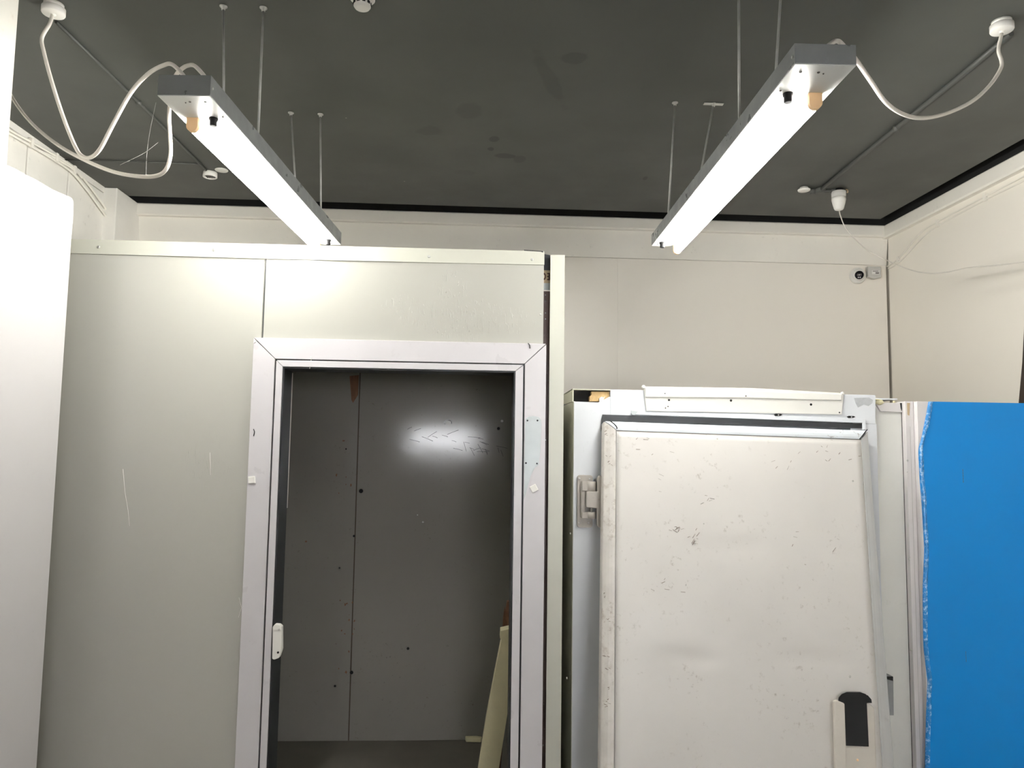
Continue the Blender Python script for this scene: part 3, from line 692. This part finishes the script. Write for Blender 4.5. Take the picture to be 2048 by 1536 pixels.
for (x, y) in ((1815, 921), (1814.5, 944), (1818.5, 1118), (1822, 1300)): screw(ts, at(x, y, Y=YQ-.0305), r=.0042 if y != 944 else .0022)
obj('panel_joint', box(B(), xb+.0005, xc-.0005, YQ-.004, YQ, 0, zq), 'rubber', fz)
bm = B(); prism(bm, [at(x, y, Y=YQ-.031) for x, y in [(1814, 806), (1820, 806), (1819, 831), (1817, 831), (1815, 829)]], (0, .001, 0))
obj('rust_streak', bm, 'tan', ts)
# grey keeper on that panel
bm = B(); prism(bm, [at(x, y, Y=YQ-.035) for x, y in [(1771, 1347), (1786, 1353), (1787, 1354), (1787, 1366), (1788, 1431), (1772, 1431)]], (0, .034, 0), .002)
kk = obj('latch_keeper', bm, 'keeper', fz)
obj('keeper_slot', prism(B(), [at(x, y, Y=YQ-.0356) for x, y in [(1772, 1353), (1786, 1353), (1786, 1362), (1779, 1360), (1772, 1358)]], (0, .0006, 0)), 'black', kk)
obj('wall_panel', box(B(), xl+.004, xp, YZ+.11, YZ+.13, 0, ztp-.06), 'frostwhite', fz)
obj('back_panel', box(B(), xl, xc+.02, 3.94, 3.98, 0, ztp-.01), 'frostwhite', fz)
obj('roof_sheet', box(B(), xh+.01, xc+.02, YQ+.06, 3.98, ztp-.014, ztp-.008), 'frostwhite', fz)
# rivets along the strip's left edge
for (x, y) in ((1141, 1067), (1134, 1356)): screw(fz, at(x, y, Y=YZ+.0), axis=(-1, 0, 0), r=.004, m='plastic')

# ---------------------------------------------------------------- blue film panel
YBL = 3.03
zbt = at(1856, 803, Y=YBL).z; xbl = xd+.0015
bp = thing('insulated_panel', 'upright white insulated panel wrapped in bright blue film, at the far right', 'panel', (2.05, YBL, 0))
obj('panel_slab', box(B(), xbl, 2.45, YBL, YBL+.055, 0, zbt, .0015), 'panelwhite', bp)
edge = [(1857, 803), (1853, 826), (1848, 852), (1842, 880), (1838, 893), (1837, 908), (1838, 930), (1840, 965), (1843, 1000), (1846, 1050), (1848.5, 1100), (1847, 1140), (1845.5, 1180), (1846, 1240), (1847, 1290), (1850, 1320), (1853, 1345), (1855, 1365), (1853.5, 1400), (1852, 1440), (1851, 1480), (1850, 1536)]
es = spline([at(x, y, Y=YBL-.0015) for x, y in edge], 4)
es += [V(es[-1].x+.004*math.sin(k), YBL-.0015, es[-1].z*(1-k/6)) for k in range(1, 7)]
bm = B(); a = [bm.verts.new(p) for p in es]; c = [bm.verts.new((2.449, YBL-.0015, p.z)) for p in es]
for i in range(len(es)-1): bm.faces.new([a[i], c[i], c[i+1], a[i+1]])
r = bmesh.ops.extrude_face_region(bm, geom=bm.faces[:]); bmesh.ops.translate(bm, verts=[v for v in r['geom'] if isinstance(v, bmesh.types.BMVert)], vec=(0, .0012, 0))
fl = obj('protective_film', bm, 'film', bp, label='bright blue protective film')
# curled crumpled border of the film
bm = B(); n = len(es); rows = []
for i, p in enumerate(es):
    w = .013+.012*(.5+.5*noise.noise(V(0, 0, p.z*9)))
    row = []
    for k in range(6):
        t = k/5; row.append(bm.verts.new((p.x+w*t+.0005, YBL-.002-.005*math.sin(math.pi*t)*(1+.8*noise.noise(V(t*3, 1, p.z*40))), p.z)))
    rows.append(row)
for i in range(n-1):
    for k in range(5): bm.faces.new([rows[i][k], rows[i][k+1], rows[i+1][k+1], rows[i+1][k]]).smooth = True
obj('curled_edge', bm, 'film2', fl)
for (x, y, n_, w_) in ((1925, 938, 5, .0011), (1931, 1302, 4, .0007)):
    bm = B(); q0 = at(x, y, Y=YBL); q1 = at(x, y+5.5*n_, Y=YBL)
    z = q0.z; pts = []
    for k in range(n_*2+1):
        t = k/(n_*2); pts.append((q0.x-w_*(1 if k % 2 else .4), YBL-.0022, q0.z*(1-t)+q1.z*t))
    for k in range(n_*2, -1, -1):
        t = k/(n_*2); pts.append((q0.x+w_*(1 if k % 2 else .3), YBL-.0022, q0.z*(1-t)+q1.z*t))
    prism(bm, pts, (0, .0006, 0)); obj('printed_mark', bm, 'ink', fl)

# dark plank against the right wall
q = [at(x, y, X=XR-.030) for x, y in [(2052, 600), (2048, 650), (2044, 725), (2037, 803)]]
pb = ext(q[0], q[-1], 0.0)
wv = V(0, -.16, 0)
bm = B(); prism(bm, [q[0]+V(0, 0, .03), q[1], q[2], q[3], pb, pb+wv, q[0]+wv+V(0, 0, .03)], (.025, 0, 0), .002)
tag(obj('wooden_plank', bm, 'plank'), 'dark brown plank leaning on the right wall, its edge just above the blue panel', 'plank')

# ---------------------------------------------------------------- hanging lamps
def lamp(pl, zbot, near, far, hpx, side, label, rods, glands, starters, holder):
    """near/far: outer-left and outer-right lower corners in survey coordinates"""
    nl, nr = at(*near[0], Z=zbot), at(*near[1], Z=zbot)
    fr_ = at(*far[1], Z=zbot); ax = fr_-nr; ax.z = 0; Ln = ax.length; ax.normalize()
    if pl == 'L': anchor = nr
    else:
        fl_ = at(*far[0], Z=zbot); ax = fl_-nl; ax.z = 0; Ln = ax.length; ax.normalize(); anchor = nr
    W = .128*S
    sx = V(ax.y, -ax.x, 0)          # to the right when looking along the lamp
    c0 = nr - sx*W/2 if pl == 'L' else nl + sx*W/2
    ht = hpx
    def P(u, w, z): return c0 + ax*u + sx*w + V(0, 0, z)
    th = thing('pendant_lamp', label, 'lamp', tuple(P(Ln/2, 0, ht)), 'hanging fluorescent lamps')
    def bx(u0, u1, w0, w1, z0, z1, bev=0):
        bm = B(); prism(bm, [P(u0, w0, z0), P(u1, w0, z0), P(u1, w1, z0), P(u0, w1, z0)], (0, 0, z1-z0), bev); return bm
    obj('housing', bx(0, Ln, -W/2, W/2, .0025, ht, .001), 'housing', th)
    obj('reflector', bx(.001, Ln-.001, -W/2+.001, W/2-.001, 0, .0022), 'reflector', th)
    ts_ = -1 if pl == 'L' else 1
    tw = ts_*W*.24
    t0, t1, zt_ = .15, Ln-.035, -.027
    obj('tube', sweep(B(), [P(t0, tw, zt_), P((t0+t1)/2, tw, zt_), P(t1, tw, zt_)], .0135, 20), 'tube', th, label='glowing white fluorescent tube')
    for (u, s_) in ((t0, -1), (t1, 1)):
        bm = B(); cpt = P(u+s_*.008, tw, 0); pts = []
        for k in range(13):
            a = math.pi+math.pi*k/12; pts.append(P(u, tw+.017*math.cos(a), -.025+.017*math.sin(a)))
        pts = [P(u, tw-.017, 0)]+pts+[P(u, tw+.017, 0)]
        prism(bm, pts, ax*(s_*.016), .0015)
        obj('lampholder', bm, 'amber', th, label='amber lampholder')
    for (u, w) in starters:
        bm = B(); lathe(bm, P(u, w, 0), (0, 0, -1), [(.013, -.001), (.013, .006), (.0105, .008), (.0105, .022), (.009, .024)], 14)
        obj('starter', bm, 'black', th, label='black starter')
    for (u, w, r) in ((.035, -ts_*.002, .0035), (.035, -ts_*.045, .0035), (.04, ts_*.012, .002), (.13, -ts_*.057, .003), (Ln-.03, -ts_*.03, .003), (Ln-.03, -ts_*.052, .003)):
        obj('screw', lathe(B(), P(u, w, .0005), (0, 0, -1), [(r, 0), (r, .0015), (r*.6, .0028)], 10), 'ink', th)
    w = W/2*(1 if pl == 'L' else -1)
    obj('screw', lathe(B(), P(.012, w, ht*.45), tuple(sx*(1 if pl == 'L' else -1)), [(.0045, -.001), (.0045, .001), (.003, .003)], 10), 'zinc', th)
    for (u, w) in glands:
        bm = B(); lathe(bm, P(u, w, ht), (0, 0, 1), [(.013, -.001), (.013, .003), (.008, .010), (.007, .014)], 16)
        obj('cable_gland', bm, 'plastic', th)
    for (x, y, w, plate) in rods:
        top_ = at(x, y, Z=H); base = P(max(.02, (top_-c0).dot(ax)), w, ht)
        rd = obj('suspension_rod', sweep(B(), [base, top_-V(0, 0, .001)], .0042, 8), 'rod', th)
        bm = B(); lathe(bm, top_, (0, 0, -1), [(.013, .0005), (.013, .003), (.007, .006), (.006, .014)], 16)
        obj('ceiling_washer', bm, 'zinc', rd)
        if plate:
            bm = B(); box(bm, top_.x-.042, top_.x+.042, top_.y-.010, top_.y+.010, H-.004, H-.0005, .0008); obj('ceiling_plate', bm, 'zinc', rd)
    return th, P, Ln, W, ht

zL, zR = ZS(2.385), ZS(2.345)
nL = at(420, 192, Z=zL); hL = at(420, 150, Y=nL.y).z - zL
nR = at(1590, 128, Z=zR); hR = at(1590, 86, Y=nR.y).z - zR
LA = lamp('L', zL, ((312, 190), (420, 192)), ((622, 490), (682, 490)), hL, 1,
          'long fluorescent lamp on four rods, left of the bare ceiling middle and above the doorway', [(447, 12, -.055, 0), (527, 15, .055, 0), (582, 225, -.05, 0), (641, 228, .05, 0)],
          [(.07, -.024), (.07, .034)], [(.14, .025), (1.42, .034)], None)
LB = lamp('R', zR, ((1590, 128), (1705, 140)), ((1303, 492), (1373, 490)), hR, -1,
          'long fluorescent lamp on four rods above the white freezer, nearer the right wall', [(1477, -70, -.05, 0), (1565, -65, .05, 0), (1350, 205, -.05, 0), (1427, 207, .05, 1)],
          [(.07, -.036), (.07, .025)], [(.145, -.032), (1.52, -.039)], None)

# ---------------------------------------------------------------- lamp cables and ceiling fittings
def path(pts): return [at(x, y, Y=Y*S) for x, y, Y in pts]
G1 = LA[1](.07, -.024, LA[4]+.013); G2 = LA[1](.07, .034, LA[4]+.013)
rose = at(108, 8, Z=H)
p = path([(105, 30, rose.y/S), (99, 48, 2.15), (84, 76, 2.14), (88, 105, 2.13), (104, 165, 2.11), (128, 238, 2.09), (150, 292, 2.07), (163, 311, 2.05), (180, 315, 2.03), (200, 298, 2.0), (228, 245, 1.97), (262, 185, 1.93), (296, 148, 1.89), (326, 131, 1.86), (346, 130, 1.85)])
sweepc = sweep(B(), spline(p+[G1+V(-.002, 0, .008), G1-V(0, 0, .008)], 8), .0059, 10)
tag(obj('lamp_cable', sweepc, 'cable'), 'white cable looping from the left ceiling rose down and up to the left lamp', 'cable', 'white cables of the hanging lamps')
p = path([(8, 160, 2.60), (25, 196, 2.50), (60, 243, 2.36), (110, 286, 2.24), (165, 318, 2.14), (225, 343, 2.06), (280, 353, 2.00), (315, 351, 1.98), (333, 337, 1.97), (341, 308, 1.965), (340, 270, 1.965), (338, 232, 1.965), (342, 190, 1.96), (350, 155, 1.93)])
q = path([(362, 139, 1.88), (376, 131, 1.86), (391, 133, 1.85)])
tag(obj('lamp_cable', sweep(B(), spline(p+q+[G2+V(0, 0, .006), G2-V(0, 0, .008)], 8), .0059, 10), 'cable'),
    'white cable sagging from behind the left wall return up to the left lamp', 'cable', 'white cables of the hanging lamps')
G3 = LB[1](.07, .025, LB[4]+.013)
roseR = at(2003, 42, Z=H)
p = path([(1672, 82, 1.56), (1690, 95, 1.57), (1712, 120, 1.60), (1740, 160, 1.65), (1772, 205, 1.72), (1808, 229, 1.78), (1848, 236, 1.84), (1895, 226, 1.89), (1945, 202, 1.93), (1980, 170, 1.97), (2001, 138, 2.0), (2003, 122, 2.01), (1997, 100, 2.02), (2003, 68, 2.03)])
tag(obj('lamp_cable', sweep(B(), spline([G3-V(0, 0, .008), G3+V(0, 0, .008)]+p, 8), .0059, 10), 'cable'),
    'white cable drooping between the right lamp and the upper right ceiling rose', 'cable', 'white cables of the hanging lamps')
G4 = LB[1](.07, -.036, LB[4]+.012)
obj('cable_stub', sweep(B(), spline([G4-V(0, 0, .006), G4+V(0, 0, .010), G4+V(.001, .012, .014), G4+V(.002, .05, .004)], 5), .006, 10), 'cable', LB[0])

def ceiling_rose(c, r, h, label):
    t = thing('ceiling_rose', label, 'ceiling rose', (c.x, c.y, H), 'round white ceiling roses')
    obj('rose_cover', lathe(B(), (c.x, c.y, H-.0002), (0, 0, -1), [(r*.9, .012), (r, .014), (r, h-.003), (r*.95, h), (r*.3, h+.001), (.007, h+.001), (.006, h+.008)], 36), 'plastic', t)
    obj('rose_base', lathe(B(), (c.x, c.y, H-.0002), (0, 0, -1), [(r*.85, 0), (r*.85, .012)], 30), 'plastic', t)
    return t
ceiling_rose(rose, .036, .036, 'round white ceiling rose at the upper left with one cable hanging from it')
ceiling_rose(roseR, .036, .036, 'round white ceiling rose at the upper right end of a dark conduit')

c = at(725, -4, Z=H)
t = thing('smoke_detector', 'white smoke detector at the middle of the ceiling, cut by the top edge', 'detector', (c.x, c.y, H))
obj('detector_base', lathe(B(), (c.x, c.y, H-.0002), (0, 0, -1), [(.041, 0), (.041, .004), (.036, .007)], 36), 'plastic', t)
obj('detector_body', lathe(B(), (c.x, c.y, H-.007), (0, 0, -1), [(.030, 0), (.030, .010), (.027, .012), (.028, .022), (.024, .028), (.018, .029)], 36), 'plastic', t)
bm = B()
for k in range(10):
    a = 2*math.pi*k/10; d1 = V(math.cos(a), math.sin(a), 0); d2 = V(-math.sin(a), math.cos(a), 0); b0 = V(c.x, c.y, H-.017)+d1*.0275
    prism(bm, [b0-d2*.005, b0+d2*.005, b0+d2*.005-V(0, 0, .009), b0-d2*.005-V(0, 0, .009)], d1*.0022)
obj('detector_vent', bm, 'black', t)

c = at(420, 352, Z=H-.02); 
t = thing('detector_socket', 'round white socket with dark slots on the ceiling, beside the blank disc', 'detector', (c.x, c.y, H))
bm = B(); lathe(bm, (c.x, c.y, H-.0002), (0, 0, -1), [(.036, 0), (.037, .002), (.037, .026), (.033, .028), (.031, .026), (.031, .008), (.001, .008)], 36)
obj('socket_body', bm, 'plastic', t)
bm = B()
for k in range(5): box(bm, c.x-.018+k*.009-.0022, c.x-.018+k*.009+.0022, c.y-.020, c.y+.020, H-.025, H-.009)
obj('contact_slots', bm, 'ink', t)
c = at(443, 341, Z=H-.004)
tag(obj('blank_disc', lathe(B(), (c.x, c.y, H+.0005), (0, 0, -1), [(.033, 0), (.034, .003), (.032, .006), (.01, .008)], 32), 'plastic'), 'flat white blanking disc on the ceiling partly behind the left lamp', 'disc', 'white blanking discs')
c = at(1608, 381, Z=H-.018)
t = thing('blank_disc', 'thick white blanking disc at the end of the dark conduit, left of the hanging socket', 'disc', (c.x, c.y, H), 'white blanking discs')
obj('disc_neck', lathe(B(), (c.x, c.y, H-.0002), (0, 0, -1), [(.022, 0), (.022, .012)], 24), 'plastic_grey', t)
obj('disc_cover', lathe(B(), (c.x, c.y, H-.012), (0, 0, -1), [(.032, 0), (.034, .002), (.032, .008), (.012, .010)], 32), 'plastic', t)
# conduit on the ceiling
def conduit(pts, w, label, clips=()):
    t = thing('ceiling_conduit', label, 'conduit', (pts[0].x, pts[0].y, H))
    bm = B()
    sweep(bm, pts, w, 12)
    obj('conduit_pipe', bm, 'ceilpaint', t)
    for (q, r) in clips: obj('conduit_clip', lathe(B(), (q.x, q.y, H-.0002), (0, 0, -1), [(r, 0), (r, .010), (r*.6, w*2+.006)], 12), 'ceilpaint', t)
    return t
def cl(x, y, d=.009): q = at(x, y, Z=H); q.z = H-d; return q
conduit([cl(2022, 62), cl(1930, 140), cl(1793, 252), cl(1700, 328), cl(1640, 377)], .010, 'thick dark painted conduit running from the upper right rose to the hanging socket', [(cl(1793, 252), .016), (cl(1640, 377), .03)])
conduit([cl(1600, 378), cl(1640, 379), cl(1690, 378)], .011, 'short dark cross conduit joining the thick blanking disc and the hanging socket', [(cl(1625, 379), .022), (cl(1668, 379), .024)])
conduit([cl(112, 40, .006), cl(200, 126, .006), cl(277, 202, .006), cl(345, 270, .006), cl(412, 338, .006)], .006, 'thin dark conduit running from the upper left rose to the slotted white socket', [(cl(277, 202), .012)])
conduit([cl(128, 318, .005), cl(255, 321, .005), cl(395, 326, .005)], .0035, 'thin dark painted wire crossing the ceiling to the left wall', [(cl(257, 321), .008)])

# pendant socket with thin wire
c = at(1677, 378, Z=H)
t = thing('pendant_socket', 'white pear-shaped socket hanging at the conduit end, with a thin white wire', 'socket', (c.x, c.y, H))
rs = .038
obj('socket_neck', lathe(B(), (c.x, c.y, H-.0002), (0, 0, -1), [(.026, 0), (.026, .024)], 24), 'black', t, label='black socket neck')
zt_ = at(1678, 384, Y=c.y).z; zb_ = at(1678, 419, Y=c.y).z; hh = zt_-zb_
obj('socket_ring', lathe(B(), (c.x, c.y, zt_+.004), (0, 0, -1), [(.030, 0), (.037, .003), (.038, .006), (.038, hh*.36)], 32), 'plastic_grey', t)
obj('socket_cone', lathe(B(), (c.x, c.y, zt_+.004), (0, 0, -1), [(.0375, hh*.36), (.038, hh*.5), (.033, hh*.72), (.026, hh*.98), (.022, hh*1.05), (.012, hh*1.09), (.003, hh*1.09)], 32), 'plastic', t)
bm = B(); sweep(bm, spline([V(c.x+.010, c.y, H-.003), V(c.x+.045, c.y-.002, H-.003), V(c.x+.052, c.y, H-.010), V(c.x+.050, c.y, H-.020)], 5), .004, 8)
obj('socket_hook', bm, 'tan', t)
p = [V(c.x, c.y, zb_+.004)] + path([(1681, 432, 3.50), (1691, 455, 3.52), (1712, 480, 3.54), (1738, 502, 3.55), (1775, 521, 3.5), (1815, 538, 3.4), (1850, 546, 3.3), (1890, 545, 3.2), (1935, 536, 3.05), (1990, 531, 2.9), (2048, 524, 2.75), (2110, 516, 2.6)])
tag(obj('socket_wire', sweep(B(), spline(p, 8), .0028, 8), 'cable'), 'thin white wire sagging from the hanging socket across to the right edge', 'wire')

# ---------------------------------------------------------------- cable runs on the walls
def run(name, label, plines, r, clips, X, mt):
    t = thing(name, label, 'cable', tuple(at(*plines[0][0], X=X)))
    for ln in plines: obj('cable', sweep(B(), spline([at(x, y, X=X) for x, y in ln], 6), r, 8), mt, t)
    for (x, y) in clips:
        q = at(x, y, X=X); obj('cable_clip', box(B(), q.x-r*1.6, q.x+r*1.6, q.y-.010, q.y+.010, q.z-.022, q.z+.022, .002), mt, t)
    return t
run('cable_run', 'white painted cables curving down the left wall from ceiling edge to the cold room top',
    [[(0, 250), (22, 262), (60, 283), (112, 312), (148, 336), (178, 371), (207, 411), (232, 448), (256, 478)],
     [(0, 257), (22, 269), (60, 291), (110, 321), (144, 345), (172, 378), (202, 419), (228, 456), (250, 482)],
     [(75, 300), (110, 316), (150, 341), (164, 356)]], .0065, [(112, 315), (148, 340), (216, 426), (62, 286)], XL+.012, 'cornice')
run('cable_run', 'pair of white cables clipped along the right wall under the cornice down to the corner',
    [[(2110, 316), (2048, 352), (1985, 385), (1930, 414), (1876, 443), (1845, 462), (1822, 488), (1800, 514), (1783, 528), (1774, 533)],
     [(2110, 323), (2048, 361), (1985, 392), (1930, 421), (1878, 450), (1850, 470), (1826, 495), (1803, 520), (1786, 533), (1776, 538)]], .0045, [(1875, 447), (1796, 520), (1970, 394)], XR-.006, 'cornice')

# wall camera and its junction box
c = at(1714, 552, Y=WY)
t = thing('security_camera', 'small white dome security camera with black lens face high in the right corner', 'camera', tuple(c))
ad = V(-.42, -1, -.30).normalized()
obj('camera_base', lathe(B(), (c.x, WY, c.z), (0, -1, 0), [(.052, 0), (.053, .004), (.051, .018), (.046, .024)], 36), 'plastic', t)
bc = V(c.x, WY-.022, c.z+.003)
bm = B(); lathe(bm, bc, ad, [(.040*math.sin(a), -.040*math.cos(a)) for a in [math.pi*k/14*.8+.05 for k in range(15)]]+[(.0255, .031)], 32)
obj('camera_ball', bm, 'plastic', t)
fc = bc+ad*.0345
fa = obj('camera_face', lathe(B(), fc, ad, [(.0265, -.006), (.0265, .0012), (.025, .002)], 28), 'lens', t, label='black round camera face')
sx_ = V(0, 0, 1).cross(ad).normalized()*-1; sz_ = ad.cross(sx_)*-1
if sz_.z < 0: sz_ = -sz_
bm = B(); k0 = fc+ad*.0021; prism(bm, [k0+sx_*.013-sz_*.005, k0+sx_*.013+sz_*.008, k0-sx_*.013+sz_*.008, k0-sx_*.013-sz_*.005], ad*.001)
obj('lens_window', bm, 'ink', fa)
obj('lens', lathe(B(), k0+ad*.001+sz_*.001, ad, [(.0035, 0), (.003, .0012), (.001, .0016)], 14), 'plastic_grey', fa)
for s in (-1, 1): obj('camera_light', lathe(B(), fc+ad*.002+sx_*.0052*s-sz_*.0145, ad, [(.004, 0), (.0035, .001), (.001, .0014)], 14), 'label', fa)
bx0, bx1 = at(1736, 545, Y=WY-0.0300).x, at(1762, 545, Y=WY-0.0300).x
z0, z1 = at(1748, 555, Y=WY-0.0300).z, at(1748, 533, Y=WY-0.0300).z
t = thing('junction_box', 'small grey junction box with a paper label between the camera and the corner', 'junction box', ((bx0+bx1)/2, WY, z0))
bm = B(); prism(bm, [(bx0, WY-.032, z0+.004), (bx0, WY-.032, z1), (bx1, WY-.032, z1), (bx1, WY-.032, z0+.002), ((bx0+bx1)/2+.006, WY-.032, z0-.008), ((bx0+bx1)/2-.006, WY-.032, z0-.008)], (0, .031, 0), .003)
jb = obj('box_body', bm, 'plastic_grey', t)
q = [at(x, y, Y=WY-0.0325) for x, y in [(1744, 540.5), (1759, 540.5), (1759, 548.5), (1744, 548.5)]]
lb = obj('paper_label', prism(B(), q, (0, .0004, 0)), 'label', t)
bm = B(); prism(bm, [at(x, y, Y=WY-0.0328) for x, y in [(1751, 544.5), (1758, 544.5), (1758, 547.5), (1751, 547.5)]], (0, .0002, 0)); prism(bm, [at(x, y, Y=WY-0.0328) for x, y in [(1745.5, 541.5), (1757, 541.5), (1757, 543), (1745.5, 543)]], (0, .0002, 0))
obj('label_print', bm, 'ink', lb)
obj('box_port', lathe(B(), at(1737.5, 545, Y=WY-0.0200), (-1, 0, 0), [(.005, -.001), (.005, .002), (.003, .003)], 12), 'black', t)
obj('camera_lead', sweep(B(), spline([at(1738, 545, Y=WY-0.0200), at(1735, 547, Y=WY-0.0150), at(1731, 549, Y=WY-0.0100)], 4), .003, 8), 'plastic_grey', t)

# cobweb under the ceiling at the left
p = path([(312, 205, 2.5), (300, 262, 2.5), (294, 305, 2.5), (292, 350, 2.5)]); p2 = path([(240, 330, 2.5), (265, 318, 2.5), (290, 305, 2.5), (316, 285, 2.5)])
bm = B(); sweep(bm, spline(p, 4), .0005, 4); sweep(bm, spline(p2, 4), .0005, 4)
tag(obj('cobweb', bm, 'web'), 'two fine cobweb threads hanging by the looping cables under the left lamp', 'cobweb')

# ---------------------------------------------------------------- light, world, camera
w = bpy.data.worlds.new('daylight'); SC.world = w; w.use_nodes = True
bg = w.node_tree.nodes['Background']; bg.inputs['Color'].default_value = (.97, .97, 1.0, 1); bg.inputs['Strength'].default_value = 16.5
for i, (a, b, z0_, z1_) in enumerate(wx):
    l = bpy.data.lights.new('window_portal', 'AREA'); l.shape = 'RECTANGLE'; l.size = b-a; l.size_y = z1_-z0_; l.cycles.is_portal = True
    o = bpy.data.objects.new('window_portal', l); COL.objects.link(o); o.location = ((a+b)/2, YF-.15, (z0_+z1_)/2); o.rotation_euler = (math.radians(90), 0, 0)

cam = bpy.data.cameras.new('camera'); co = bpy.data.objects.new('camera', cam); COL.objects.link(co)
cam.sensor_width = 36; cam.lens = FPX/2048*36; cam.clip_start = .02
from mathutils import Matrix
mt = Matrix((( _r.x, _u.x, -_f.x, 0), (_r.y, _u.y, -_f.y, 0), (_r.z, _u.z, -_f.z, EYE), (0, 0, 0, 1)))
co.matrix_world = mt
SC.camera = co
vs = SC.view_settings
vs.view_transform = 'Standard'; vs.look = 'None'; vs.gamma = 1; vs.exposure = 1.0; vs.use_curve_mapping = False
SC.cycles.use_denoising = True
SC.cycles.max_bounces = 10; SC.cycles.diffuse_bounces = 6
SC.cycles.sample_clamp_indirect = 8
